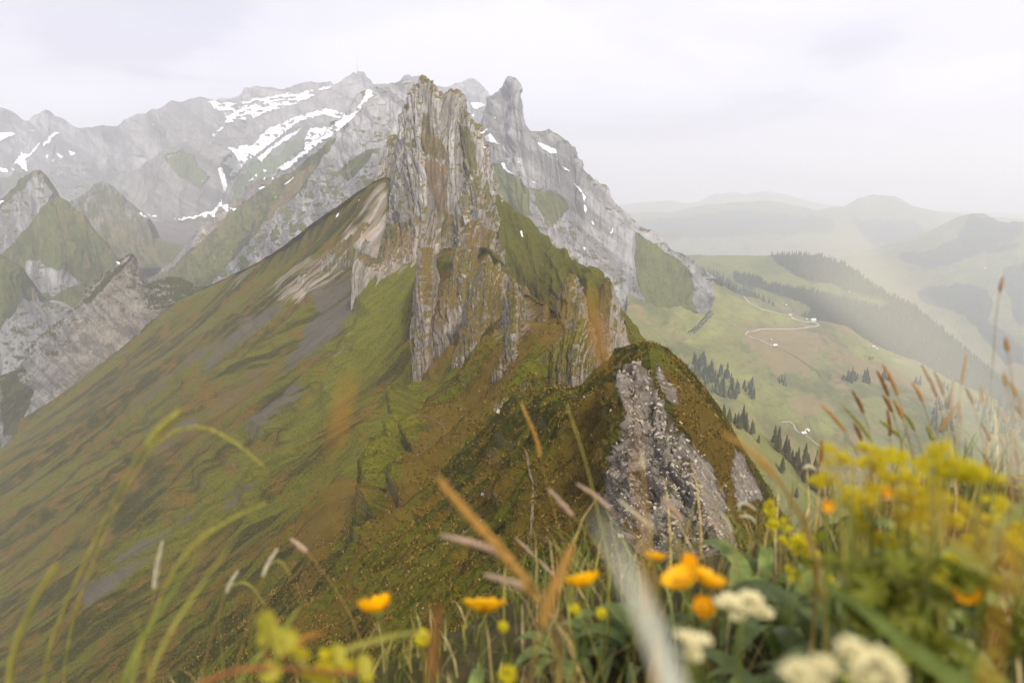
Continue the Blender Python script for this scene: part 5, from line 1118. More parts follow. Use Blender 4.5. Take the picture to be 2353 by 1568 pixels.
# --- single stems, middle and left
ONE = [
 ((415, 943, .50), [(385, 962, .5), (340, 1005, .5), (290, 1090, .5), (240, 1190, .5), (190, 1300, .5), (130, 1430, .5), (90, 1568, .5)], .16, .004, 2, 'tall green grass at the left whose head leans over the slope', .0016, 'grass stem'),
 ((606, 1071, .62), [(560, 1030, .62), (515, 985, .62), (470, 968, .62), (420, 968, .62), (390, 976, .62), (330, 1040, .6), (250, 1200, .6), (170, 1400, .6), (140, 1568, .6)], .30, .0026, 2, 'arched yellow green grass head hanging over to the right, high on the left slope', .0012, 'grass stem'),
 ((372, 1246, .62), [(362, 1290, .62), (350, 1370, .62), (346, 1450, .62), (338, 1568, .62)], .34, .0030, 3, 'upright pale pinkish grass head in the lower left', .0010, 'grass stem'),
 ((608, 1155, .50), [(560, 1178, .5), (500, 1205, .5), (450, 1240, .5), (410, 1290, .5), (370, 1360, .5), (330, 1480, .5), (290, 1568, .5)], .55, .0030, 2, 'plump yellow green grass head sweeping up to the right in the lower left', .0013, 'grass stem'),
 ((130, 1298, .38), [(98, 1340, .38), (64, 1400, .38), (34, 1480, .38), (12, 1568, .38)], .0, .003, 2, 'blurred broad green blade at the left edge', .0030, 'grass blade'),
 ((545, 1312, .66), [(524, 1345, .66), (512, 1380, .66), (490, 1440, .66), (460, 1568, .66)], .22, .0026, 3, 'bent pale green grass head left of the lobed leaf', .0010, 'grass stem'),
 ((606, 1388, .7), [(590, 1355, .7), (570, 1330, .7), (540, 1332, .7), (520, 1350, .7), (500, 1410, .7)], .55, .0015, 2, 'feathery green grass head drooping to the right beside the bent pale one', .0006, 'grass stem'),
 ((636, 1262, .66), [(615, 1290, .66), (600, 1330, .66), (580, 1400, .66), (540, 1540, .66)], .24, .0028, 3, 'pale nodding grass head above the lobed leaf', .0010, 'grass stem'),
 ((665, 1320, .66), [(655, 1290, .66), (645, 1275, .66), (630, 1272, .66), (600, 1340, .66), (570, 1480, .66)], .25, .0013, 2, 'thin hooked golden grass tip beside the pale nodding head', .0006, 'grass stem'),
 ((672, 1240, .72), [(690, 1250, .72), (712, 1275, .72), (760, 1335, .72), (800, 1400, .72), (830, 1470, .72)], .16, .0034, 4, 'white-tipped reddish grass head leaning left over the dark gully', .0009, 'grass stem'),
 ((1010, 1102, .34), [(1050, 1160, .34), (1110, 1215, .34), (1165, 1275, .34), (1220, 1350, .34), (1260, 1420, .34), (1290, 1568, .34)], .62, .0035, 1, 'thick blurred golden grass head in the middle of the foreground', .0016, 'grass stem'),
 ((1020, 1230, .40), [(1080, 1240, .40), (1140, 1262, .40), (1190, 1290, .4), (1250, 1360, .4), (1290, 1450, .4)], .45, .0024, 4, 'brown tipped grass head crossing under the thick golden one', .0012, 'grass stem'),
 ((1118, 1320, .42), [(1160, 1332, .42), (1210, 1345, .42), (1260, 1380, .42), (1320, 1450, .42)], .40, .0026, 4, 'short brown grass head, lowest of the three fanning to the left', .0012, 'grass stem'),
 ((1311, 1258, .30), [(1290, 1310, .3), (1262, 1370, .3), (1240, 1430, .3), (1215, 1568, .3)], .62, .0036, 1, 'broad blurred brown grass head leaning right beside the buttercup', .0015, 'grass stem'),
 ((1005, 1400, .20), [(1000, 1450, .2), (990, 1510, .2), (980, 1600, .2)], .9, .0022, 0, 'dark brown blurred grass spike rising from the bottom edge', .0012, 'grass stem'),
 ((1263, 1125, .60), [(1290, 1155, .6), (1330, 1200, .6), (1380, 1260, .6), (1430, 1350, .6), (1460, 1430, .6)], .22, .0028, 4, 'pink-tipped grass head to the left of the white blade', .0010, 'grass stem'),
 ((1328, 1113, .60), [(1360, 1128, .6), (1400, 1165, .6), (1450, 1215, .6), (1500, 1290, .6), (1530, 1400, .6)], .25, .0026, 4, 'pink-tipped grass head just right of its twin, above the white blade', .0010, 'grass stem'),
 ((1525, 1142, .60), [(1545, 1170, .6), (1575, 1200, .6), (1600, 1250, .6), (1640, 1340, .6)], .28, .0030, 4, 'pale pink grass head in front of the near crag', .0012, 'grass stem'),
 ((1425, 1150, .55), [(1460, 1180, .55), (1520, 1230, .55), (1600, 1300, .55), (1650, 1380, .55)], .30, .0026, 3, 'pale blurred grass head behind the white blade', .0010, 'grass stem'),
 ((1474, 1040, .5), [(1480, 1100, .5), (1490, 1180, .5), (1500, 1300, .5), (1520, 1400, .5)], .12, .0024, 3, 'thin stem with a small pale tip in front of the crag rocks', .0008, 'grass stem'),
 ((1198, 928, .8), [(1212, 960, .8), (1235, 1010, .8), (1250, 1090, .8), (1280, 1200, .8), (1320, 1330, .8)], .30, .0034, 1, 'single brown grass head in the middle of the ridge slope', .0008, 'grass stem'),
 ((1300, 925, .7), [(1312, 960, .7), (1330, 1010, .7), (1345, 1060, .7), (1370, 1160, .7), (1400, 1300, .7)], .0, .002, 2, 'thin green blade standing before the ridge slope', .0016, 'grass blade'),
 ((1355, 680, .16), [(1365, 730, .16), (1380, 790, .16), (1394, 860, .16), (1410, 1000, .16), (1440, 1250, .16), (1470, 1500, .16)], .22, .0019, 1, 'large blurred orange brown grass head in front of the pinnacles', .00012, 'grass stem'),
 ((1668, 1000, .36), [(1700, 1008, .36), (1740, 1045, .36), (1790, 1105, .36), (1830, 1160, .36), (1860, 1210, .36), (1890, 1330, .36), (1900, 1450, .36)], .30, .0024, 1, 'thick blurred golden brown stalk arching right from the crag', .0018, 'grass stem'),
 ((1872, 1078, .9), [(1862, 1066, .9), (1848, 1068, .9), (1838, 1080, .9), (1818, 1150, .9), (1800, 1230, .9)], .16, .0034, 3, 'small white nodding flower head on a thin straw stem beside the tree strip', .0007, 'flower'),
 ((1735, 1170, .8), [(1715, 1152, .8), (1695, 1152, .8), (1690, 1160, .8), (1715, 1200, .8), (1740, 1290, .8)], .30, .0022, 3, 'curled pale grass head, upper of two by the small yellow cluster', .0007, 'grass stem'),
 ((1700, 1185, .8), [(1720, 1182, .8), (1735, 1195, .8), (1745, 1240, .8), (1750, 1300, .8)], .30, .0022, 3, 'curled pale grass head, lower of two by the small yellow cluster', .0007, 'grass stem'),
 ((1240, 1288, .75), [(1262, 1310, .75), (1290, 1345, .75), (1330, 1390, .75), (1370, 1440, .75)], .22, .0022, 4, 'thin pale grass head left of the big buttercup', .0007, 'grass stem'),
 ((1185, 1235, .8), [(1215, 1265, .8), (1260, 1310, .8), (1320, 1370, .8), (1390, 1440, .8)], .2, .002, 4, 'thin straw grass head crossing behind the golden one', .0007, 'grass stem'),
 ((1660, 1180, .7), [(1680, 1215, .7), (1690, 1260, .7), (1700, 1330, .7)], .3, .003, 3, 'short pale grass head before the rocks below the crag', .0008, 'grass stem'),
 ((1620, 1190, .75), [(1640, 1200, .75), (1665, 1225, .75), (1690, 1290, .75)], .3, .0024, 4, 'bent straw grass head before the rocks below the crag', .0008, 'grass stem'),
 ((805, 860, .13), [(790, 890, .13), (770, 960, .13), (745, 1100, .13), (700, 1400, .13), (690, 1600, .13)], .06, .0010, 1, 'soft orange grass tip very near, over the green slope', .00012, 'grass stem'),
]
for i, (tip, pts, hl, rad, mk_, lab, sr, cat) in enumerate(ONE):
    nm = 'nodding_flower' if cat == 'flower' else ('bladed_plant' if cat == 'grass blade' else 'seeding_plant')
    d_ = tip[2]
    grass_head(tip, pts, lab, None, hl=hl, rad=rad*.8, mats=HM2[mk_], n=190 if hl > .4 else 110, sr=sr*.75, glen=max(.0035, rad*2.0) if d_ > .2 else rad*2, seed=100+i, name=nm, cat=cat, spread=.45)

# --- blades very close to the lens
def blade(pts, w, mat, label, prof=None, face=(0, -1, .25), cat='grass blade', name='bladed_plant', toroot=True, fold=.2):
    W_ = [P(*p) for p in pts]; last = W_[-1]; r = root_of(last)
    if toroot and last[2] > r[2]+.01: W_.append(r)
    C = spline(W_[::-1], 36); org = C[0]; g = Geo()
    ribbon(g, C-org, w, np.array(face, float), fold, None, prof)
    o = link(name, g.mesh(name, mat), None, org); prop(o, label, cat); return o
pr = lambda f: min(1.0, max(0.02, (1-f)*6))**.7
blade([(1368, 1175, .10), (1420, 1240, .10), (1480, 1340, .10), (1530, 1450, .10), (1570, 1580, .10), (1620, 1900, .105)], .0028, M_paleblade, 'broad whitish blade, very blurred, rising from the bottom right of centre', pr, face=(0, -1, 0), fold=0)
blade([(1446, 880, .16), (1452, 980, .16), (1462, 1100, .16), (1480, 1230, .16), (1500, 1400, .16), (1510, 1800, .16)], .0006, M_goldhead, 'pale straw blade, very blurred, standing before the crag rocks', pr)
blade([(1895, 580, .045), (2080, 720, .045), (2250, 870, .045), (2420, 1010, .045), (2700, 1300, .045), (2900, 1700, .05)], .0006, M_paleblade, 'pale blade almost touching the lens, a soft band over the valley', lambda f: 1.0)
blade([(1590, 925, .055), (1720, 955, .055), (1850, 985, .055), (2000, 1040, .055), (2300, 1200, .055), (2700, 1500, .06), (2900, 1900, .065)], .0013, M_orange, 'withered orange blade almost touching the lens, a soft glow beside the crag', lambda f: min(1, (1-f)*3)**.7)
blade([(2345, 790, .10), (2350, 900, .10), (2345, 1030, .10), (2335, 1200, .1)], .0007, M_orange, 'withered orange blade, very blurred, upright at the right edge', pr)
blade([(1885, 1335, .30), (1930, 1345, .30), (1985, 1400, .30), (2060, 1465, .30), (2170, 1540, .30), (2300, 1640, .30)], .0058, M_dleaf, 'large dark green leaf arching across the lower right corner', lambda f: .25+.75*math.sin(math.pi*min(1, .2+f*.8)))
blade([(1725, 1010, .42), (1790, 1100, .42), (1850, 1200, .42), (1880, 1330, .42)], .0016, M_straw, 'straw coloured blade leaning behind the golden brown stalk', pr)
blade([(300, 1400, .34), (350, 1420, .34), (330, 1480, .34), (290, 1568, .34)], .0009, M_ystem, 'small yellowish blade in the lower left', pr)
blade([(480, 1240, .4), (430, 1310, .4), (350, 1420, .4), (270, 1568, .4)], .0016, M_gstem, 'blurred green blade leaning right under the plump grass head', pr)
blade([(560, 1210, .38), (470, 1330, .38), (380, 1460, .38), (320, 1600, .38)], .0011, M_ystem, 'reddish tipped blade leaning right in the lower left', pr)
blade([(710, 1360, .5), (650, 1450, .5), (560, 1540, .5), (520, 1620, .5)], .0022, M_gstem, 'blurred green blade behind the lobed leaf', pr)

# --- buttercups
def petal_vf(R, cup, seed):
    q = random.Random(seed); V, Fc = [], []; n, m = 7, 7
    for a in range(n):
        f = a/(n-1)
        for b in range(m):
            s_ = b/(m-1)*2-1; w = R*0.50*math.sin(math.pi*(0.10+0.70*f))**.8*(1+.04*math.sin(b*2+seed))
            ff = f*(1-.08*abs(s_)**2)-(.05*(abs(s_) < .2)*(f > .95))
            x = R*ff*math.cos(cup*ff); z = R*ff*math.sin(cup*ff)+w*.32*s_*s_+R*.03*math.sin(5*s_+seed)*f
            V.append((x, w*s_, z))
    Fc = [(a*m+b, (a+1)*m+b, (a+1)*m+b+1, a*m+b+1) for a in range(n-1) for b in range(m-1)]
    return V, Fc
PET = {}
def buttercup(x, y, Y, dia_px, label, tilt=(0, 0), cup=0.9, pts=(), group='buttercups in the grass'):
    c = P(x, y, Y); R = dia_px*Y/F*0.62
    W_ = [c-np.array([0, 0, R*.25])]+[P(*p) for p in pts]; W_.append(root_of(W_[-1], (rnd.uniform(-.02, .02), .01)))
    C = spline(W_, 20)[::-1]; org = C[0]; t = empty('buttercup', org, label, 'flower', group)
    g = Geo(); tube(g, C-org, .0011, .0008); link('stem', g.mesh('stem', M_gstem), t)
    key = (round(cup, 1)); 
    if key not in PET: PET[key] = [meshf('petal', *petal_vf(1.0, cup, k), M_petal, True) for k in range(5)]
    for k in range(5):
        o = link('petal', PET[key][k], t); o.location = Vector((c-org-np.array([0, 0, R*.3])).tolist()); o.scale = (R, R, R)
        from mathutils import Euler
        o.rotation_euler = (Euler((tilt[0], tilt[1], 0)).to_matrix() @ Euler((0, 0, k*2*math.pi/5+.3)).to_matrix()).to_euler()
    g = Geo(); q = random.Random(int(x))
    for k in range(50):
        a = q.random()*6.28; r = q.random()**.5*R*.28; b = np.array([r*math.cos(a), r*math.sin(a), 0]); grain(g, c-org+b+np.array([0, 0, -R*.05+q.random()*R*.15]), b*2+np.array([0, 0, R]), R*.22, R*.035)
    link('stamens', g.mesh('stamens', M_stamen), t)
    g = Geo()
    for k in range(5):
        a = k*1.2566; d_ = np.array([math.cos(a), math.sin(a), 0]); b0 = c-org-np.array([0, 0, R*.32]); ribbon(g, spline([b0, b0+d_*R*.3+np.array([0, 0, -.02*R]), b0+d_*R*.55+np.array([0, 0, R*.18])], 6), R*.11, np.array([0, 0, -1.]))
    link('sepals', g.mesh('sepals', M_gstem), t)
buttercup(866, 1392, .46, 92, 'buttercup in side view, leftmost of the row, above a straight green stem', (-.55, -.3), .75, [(880, 1470, .46)])
buttercup(1112, 1388, .48, 104, 'flat wide buttercup in side view, second from the left in the row', (-.50, .0), .45, [(1108, 1470, .48)])
buttercup(1343, 1333, .48, 90, 'buttercup in side view beside the brown grass head, right of centre', (-.5, -.25), .6, [(1350, 1420, .48)])
buttercup(1505, 1279, .5, 58, 'small buttercup behind the whitish blade', (-.4, .1), .6, [(1510, 1350, .5)])
buttercup(1572, 1330, .36, 96, 'orange yellow buttercup, left one of the close group by the white flower', (-.1, -.4), .6, [(1580, 1450, .36)])
buttercup(1622, 1330, .37, 90, 'orange yellow buttercup, right one of the close group by the white flower', (-.2, .4), .6, [(1620, 1450, .37)])
buttercup(1610, 1385, .36, 66, 'small hanging buttercup, lowest of the close group by the white flower', (.9, .1), .9, [(1615, 1470, .36)])
buttercup(1583, 1290, .38, 50, 'half open buttercup, topmost of the close group by the white flower', (.2, .0), 1.2, [(1590, 1400, .38)])
buttercup(1188, 1515, .95, 26, 'tiny distant buttercup in the grass at the bottom centre', (.3, .1), .6)
buttercup(1066, 1561, .9, 24, 'tiny distant buttercup at the very bottom edge', (.2, .1), .6)
buttercup(1897, 1155, .34, 34, 'small orange buttercup seen side on, left in the yellow green cluster', (1.2, .2), .9, [(1905, 1250, .34)])
buttercup(2030, 1128, .36, 34, 'small orange buttercup in the middle of the yellow green cluster', (.9, .5), .9, [(2040, 1230, .36)])
buttercup(2222, 1362, .34, 66, 'blurred orange buttercup low in the yellow green cluster', (.3, -.3), .6, [(2225, 1450, .34)])
buttercup(1440, 1500, .8, 22, 'tiny buttercup in the shade of the grass behind the whitish blade', (.4, .2), .6)
def bud(x, y, Y, dia, label, mat=M_mantle):
    c = P(x, y, Y); R = dia*Y/F*.5; r = root_of(c); C = spline([c, (c+r)/2+np.array([.004, 0, 0]), r], 14)[::-1]; t = empty('budding_flower', C[0], label, 'bud', 'yellow buds among the stems')
    g = Geo(); tube(g, C-C[0], .0009, .0006); link('stem', g.mesh('stem', M_gstem), t); g = Geo(); q = random.Random(int(x))
    for k in range(40):
        d_ = np.array([q.gauss(0, 1), q.gauss(0, 1), q.gauss(0, 1)]); d_ /= np.linalg.norm(d_); grain(g, c-C[0]+d_*R*.6, np.array([d_[0]*.4, d_[1]*.4, 1.]), R*1.1, R*.3)
    link('bud', g.mesh('bud', mat), t)
bud(1155, 1440, .5, 34, 'round golden bud below the two middle buttercups'); bud(968, 1466, .44, 52, 'yellow green bud left of the dark brown spike'); bud(1165, 1552, .40, 60, 'blurred greenish yellow bud at the bottom edge'); bud(1380, 1410, .55, 36, 'pale yellow green bud under the right of centre buttercup')
bud(1320, 1400, .55, 34, 'pale bud left of its neighbour under the right of centre buttercup')

# --- yellow green flower clusters
def floret_ball(R, n, seed, flat=.75, fr=.16):
    q = random.Random(seed); g = Geo(); sub = [np.array([q.uniform(-1, 1), q.uniform(-1, 1), q.uniform(-.6, .8)])*.62 for _ in range(9)]
    for k in range(n):
        c = sub[q.randrange(9)]; d_ = np.array([q.gauss(0, 1), q.gauss(0, 1), q.gauss(0, 1)]); d_ /= np.linalg.norm(d_)
        p = (c+d_*.34*q.random()**.4)*np.array([1, 1, flat])
        u = np.cross(d_, (.3, .5, .8)); u /= np.linalg.norm(u); v = np.cross(d_, u); s_ = fr*q.uniform(.7, 1.2)
        for a in range(4):
            an = a*math.pi/2+.2; e1 = u*math.cos(an)+v*math.sin(an); e2 = u*math.cos(an+.8)+v*math.sin(an+.8); e0 = u*math.cos(an-.8)+v*math.sin(an-.8)
            g.add([p*R, (p+e0*s_*.5+d_*s_*.2)*R, (p+e1*s_+d_*s_*.3)*R, (p+e2*s_*.5+d_*s_*.2)*R], [(0, 1, 2, 3)])
    return g
BALL = [floret_ball(1.0, 150, k).mesh('flower_cluster', M_mantle, smooth=False) for k in range(4)]
def lobed_leaf_vf(R, lobes, seed, cup=.25, cut=.22):
    q = random.Random(seed); n = lobes*6; V = [(0, 0, 0)]; rings = 3; Fc = []
    span = math.radians(310)
    for k in range(1, rings+1):
        f = k/rings
        for i in range(n+1):
            a = -span/2+span*i/n; ph = (i/6) % 1; lob = 1-cut*(abs(ph-.5)*2)**2.0*f; tooth = 1+.03*(i % 2)*f
            r = R*f*lob*tooth; V.append((r*math.cos(a), r*math.sin(a), R*cup*f*f+R*.06*math.cos(ph*2*math.pi)*f))
    m = n+1
    for i in range(n): Fc.append((0, 1+i, 2+i))
    for k in range(rings-1):
        for i in range(n): Fc.append((1+k*m+i, 1+(k+1)*m+i, 2+(k+1)*m+i, 2+k*m+i))
    return V, Fc
LEAFM = {m.name: [meshf('leaf', *lobed_leaf_vf(1.0, l, k, c), m, True) for k, (l, c) in enumerate(((7, .25), (9, .4), (5, .15)))] for m in (M_leaf, M_leafy, M_dleaf, M_greyleaf, M_lime)}
def put(mesh, name, parent, loc, s_, rot): 
    o = link(name, mesh, parent, loc); o.scale = (s_, s_, s_); o.rotation_euler = rot; return o
def mantle(clusters, label, root_px, Y, stemmat=M_gstem, leaves=2, group='yellow green flowering plants at the right', lm=None):
    lm = lm or M_lime
    """one plant: several florets clusters on branches from one stem"""
    base = P(*root_px, Y); r = root_of(base); t = empty('yellow_flower_plant', r, label, 'plant', group)
    fork = base-r; g = Geo(); tube(g, spline([np.zeros(3), fork*.5+np.array([.004, 0, 0]), fork], 10), .0009, .0007); link('stem', g.mesh('stem', stemmat), t)
    if leaves > 1:
        clusters = list(clusters)+[(x+rnd.uniform(-62, 62), y+rnd.uniform(-8, 90), d*rnd.uniform(.6, 1.0), dY+rnd.uniform(0, .06)) for x, y, d, dY in clusters for _ in range(1)]
    for k, (x, y, dpx, dY) in enumerate(clusters):
        c = P(x, y, Y+dY)-r; g = Geo(); tube(g, spline([fork*.85, fork*.3+c*.7, c], 8), .0008, .0005, 5); link('branch', g.mesh('branch', M_ystem), t)
        put(BALL[(k+int(x)) % 4], 'flower_cluster', t, Vector(c.tolist()), dpx*(Y+dY)/F*.64, (rnd.uniform(-.4, .4), rnd.uniform(-.4, .4), rnd.random()*6))
    for k in range(leaves*2):
        a = rnd.random()*6.28; R = rnd.uniform(.010, .018); p = fork*rnd.uniform(.5, .95)+np.array([math.cos(a)*R*1.2, math.sin(a)*R*.6, .004])
        put(LEAFM[lm.name][k % 3], 'leaf', t, Vector(p.tolist()), R, (rnd.uniform(-.7, .9), rnd.uniform(-.6, .6), a))
mantle([(1880, 1102, 50, 0)], 'single small yellow green cluster, leftmost of the flowering mass', (1905, 1190), .58, leaves=1)
mantle([(1770, 1175, 36, 0), (1782, 1200, 48, 0), (1805, 1215, 30, .01), (1765, 1155, 22, 0)], 'sharp bright yellow cluster standing alone left of the flowering mass', (1830, 1262), .72, leaves=1)
mantle([(1920, 1040, 62, 0), (1955, 1062, 50, .02), (1900, 1060, 34, 0)], 'blurred golden cluster high on the left of the flowering mass', (1960, 1180), .36)
mantle([(2000, 1032, 56, 0), (2022, 1060, 44, .01), (1985, 1062, 40, .02)], 'round yellow cluster topping the flowering mass', (2010, 1180), .42)
mantle([(2060, 1052, 58, 0), (2090, 1090, 66, .01), (2050, 1100, 60, .02), (2105, 1065, 40, .03)], 'broad yellow green cluster in the middle of the flowering mass', (2090, 1220), .40, leaves=3)
mantle([(2150, 1036, 70, 0), (2195, 1060, 52, 0), (2135, 1062, 50, .02), (2175, 1085, 60, .03)], 'soft yellow cluster right of the middle of the flowering mass', (2150, 1200), .34)
mantle([(2250, 1078, 64, 0), (2285, 1098, 46, 0), (2235, 1095, 40, .01)], 'soft golden cluster standing apart at the right', (2270, 1220), .34)
mantle([(1850, 1240, 56, 0), (1868, 1275, 50, .01), (1835, 1262, 40, 0), (1880, 1300, 40, 0)], 'yellow cluster low on the left of the mass, over the leaves', (1870, 1360), .56)
mantle([(2140, 1150, 76, 0), (2180, 1190, 66, .01), (2110, 1180, 56, .02), (2090, 1130, 60, .02)], 'dull yellow cluster in the shade at the heart of the mass', (2150, 1290), .38, leaves=3)
mantle([(2240, 1180, 60, 0), (2290, 1160, 60, .02), (2260, 1220, 46, .01)], 'yellow green cluster under the golden one at the right', (2270, 1300), .42, leaves=3)
mantle([(2035, 1265, 60, 0), (2060, 1240, 46, .01), (2020, 1230, 40, .01)], 'pale yellow cluster above the dark arching leaf', (2060, 1340), .42, leaves=3)
mantle([(2130, 1285, 64, 0), (2165, 1305, 60, .01), (2190, 1280, 50, .02), (2150, 1320, 40, 0)], 'yellow green cluster right above the arching leaf', (2175, 1390), .40, leaves=3)
mantle([(2055, 1370, 46, 0), (2030, 1350, 34, .01), (2010, 1330, 30, .01)], 'small bright cluster hanging over the dark arching leaf', (2080, 1440), .46, leaves=2)
mantle([(2330, 1240, 60, 0), (2352, 1210, 50, .01), (2320, 1280, 40, .01)], 'yellow green cluster cut by the right edge of the picture', (2350, 1340), .40, leaves=3)
mantle([(2340, 1098, 18, 0), (2346, 1112, 22, 0), (2335, 1118, 14, 0)], 'small bright yellow florets far at the right edge', (2350, 1180), .9, leaves=0)
mantle([(1985, 1150, 60, 0), (1950, 1130, 50, .01), (2010, 1120, 56, .02), (1960, 1180, 46, .02)], 'shaded green yellow cluster under the round topping one', (1990, 1280), .40, leaves=4)
mantle([(1905, 1330, 26, 0), (1925, 1345, 22, .0)], 'few dim florets under the leaf arch', (1930, 1400), .5, leaves=2)
mantle([(760, 1520, 70, 0), (720, 1545, 60, .01), (810, 1535, 50, .01), (690, 1500, 40, 0)], 'yellow green leafy cluster beside the lobed leaf at the bottom left', (770, 1610), .32, leaves=4, group=None, lm=M_leafy)

# --- cream flowers
CREAM = []
for k in range(3):
    q = random.Random(50+k); g = Geo()
    for i in range(130):
        d_ = np.array([q.gauss(0, 1), q.gauss(0, 1), abs(q.gauss(0, 1))*.8-.1]); d_ /= np.linalg.norm(d_)
        grain(g, d_*q.uniform(.5, .85)*np.array([1, 1, .8]), d_+np.array([0, 0, .4]), .55, .10)
    CREAM.append(g.mesh('floret_head', M_cream, smooth=False))
def cream(x, y, Y, heads, label):
    c = P(x, y, Y); r = root_of(c, (.01, .01)); t = empty('cream_flower', r, label, 'flower', 'cream white flowers in the lower right')
    g = Geo(); tube(g, spline([np.zeros(3), (c-r)*.5+np.array([.003, 0, 0]), c-r], 10), .0014, .001); link('stem', g.mesh('stem', M_gstem), t)
    for k, (dx, dy, d_) in enumerate(heads):
        p = P(x+dx, y+dy, Y)-r; put(CREAM[k % 3], 'floret_head', t, Vector(p.tolist()), d_*Y/F*.58, (rnd.uniform(-.5, .5), rnd.uniform(-.5, .5), rnd.random()*6))
    put(LEAFM['green_leaf'][2], 'leaf', t, Vector(((c-r)*.6).tolist()), .02, (.3, .3, 1))
cream(1700, 1395, .33, [(-30, -8, 60), (20, -10, 66), (50, 12, 52), (0, 16, 50)], 'cream white flower head below the orange buttercup group')
cream(1590, 1470, .26, [(-14, 0, 60), (20, 6, 54), (0, 30, 50)], 'blurred cream flower head right beside the whitish blade')
cream(1870, 1548, .20, [(-40, 0, 80), (20, -10, 80), (0, 30, 70)], 'large blurred cream flower head, left of the pair at the bottom edge')
cream(1985, 1520, .20, [(-30, -20, 80), (30, 0, 84), (60, 30, 76), (0, 36, 70)], 'large blurred cream flower head, right of the pair at the bottom edge')

# --- lobed leaf plant at bottom left
def lobed_plant():
    r = root_of(P(300, 1760, .30)); t = empty('lobed_leaf_plant', r, 'plant with a lobed yellow green leaf on a reddish stem at the bottom left', 'plant')
    g = Geo(); C = [P(*p)-r for p in ((360, 1640, .30), (430, 1572, .30), (500, 1545, .3), (560, 1520, .3), (610, 1508, .3), (660, 1535, .3), (740, 1550, .31), (820, 1545, .32))]
    tube(g, spline([np.zeros(3)]+C, 40), .0018, .0012); link('stem', g.mesh('stem', M_redstem), t)
    def L(x, y, Y, d_, rot, k, nm='leaf'): put(LEAFM['yellow_leaf'][k], nm, t, Vector((P(x, y, Y)-r).tolist()), d_*Y/F*.5, rot)
    L(622, 1462, .29, 120, (math.radians(72), 0, math.radians(100)), 2); L(600, 1440, .29, 90, (math.radians(80), .3, math.radians(70)), 0); L(660, 1470, .30, 60, (math.radians(50), -.3, math.radians(40)), 1)
    L(770, 1505, .31, 60, (math.radians(60), .2, 1.2), 1); L(620, 1545, .3, 60, (.6, .4, 0), 1); L(690, 1525, .30, 56, (.9, .2, 2.0), 2); L(830, 1530, .32, 60, (1.0, 0, 1.0), 1)
    g = Geo(); tube(g, spline([P(x, y, .3)-r for x, y in ((610, 1508), (612, 1490), (618, 1466))], 8), .0012, .0008); link('leaf_stalk', g.mesh('leaf_stalk', M_redstem), t)
lobed_plant()
blade([(745, 1452, .34), (705, 1458, .34), (680, 1480, .34), (650, 1510, .34)], .0016, M_orange, 'withered orange leaf tip behind the lobed leaf', lambda f: .4+.6*math.sin(math.pi*min(1, f+.1)), toroot=False)
blade([(1000, 1455, .36), (930, 1452, .36), (860, 1470, .36), (790, 1490, .36), (760, 1530, .36)], .0018, M_ystem, 'long yellow orange leaf lying under the leftmost buttercup', lambda f: .4+.6*math.sin(math.pi*min(1, f+.1)), toroot=False)

# --- leafy plants on the knoll
def leafy(x, y, Y, n, R, mat, label, narrow=True):
    c = P(x, y, Y); r = root_of(c); t = empty('leafy_plant', r, label, 'plant', 'leafy herbs in the lower right'); q = random.Random(int(x*7+y))
    H = c[2]-r[2]
    for k in range(n):
        a = q.random()*6.283; d_ = np.array([math.cos(a), math.sin(a), 0]); L = R*q.uniform(.7, 1.3); h0 = H*q.uniform(.1, .75); g = Geo()
        p0 = np.array([0, 0, h0*.7]); pts = [p0, p0+d_*L*.35+np.array([0, 0, L*.55]), p0+d_*L*.8+np.array([0, 0, L*.75]), p0+d_*L*1.15+np.array([0, 0, L*.45])]
        ribbon(g, spline(pts, 12), L*(.15 if narrow else .22), np.array([0, 0, 1.]), .3, None, lambda f: .15+.85*math.sin(math.pi*min(1, f*.93+.05))); link('leaf', g.mesh('leaf', mat), t)
    g = Geo(); tube(g, spline([np.zeros(3), np.array([.003, .002, H*.4]), np.array([0, 0, H*.75])], 8), .0014, .0009); link('stem', g.mesh('stem', M_gstem), t)
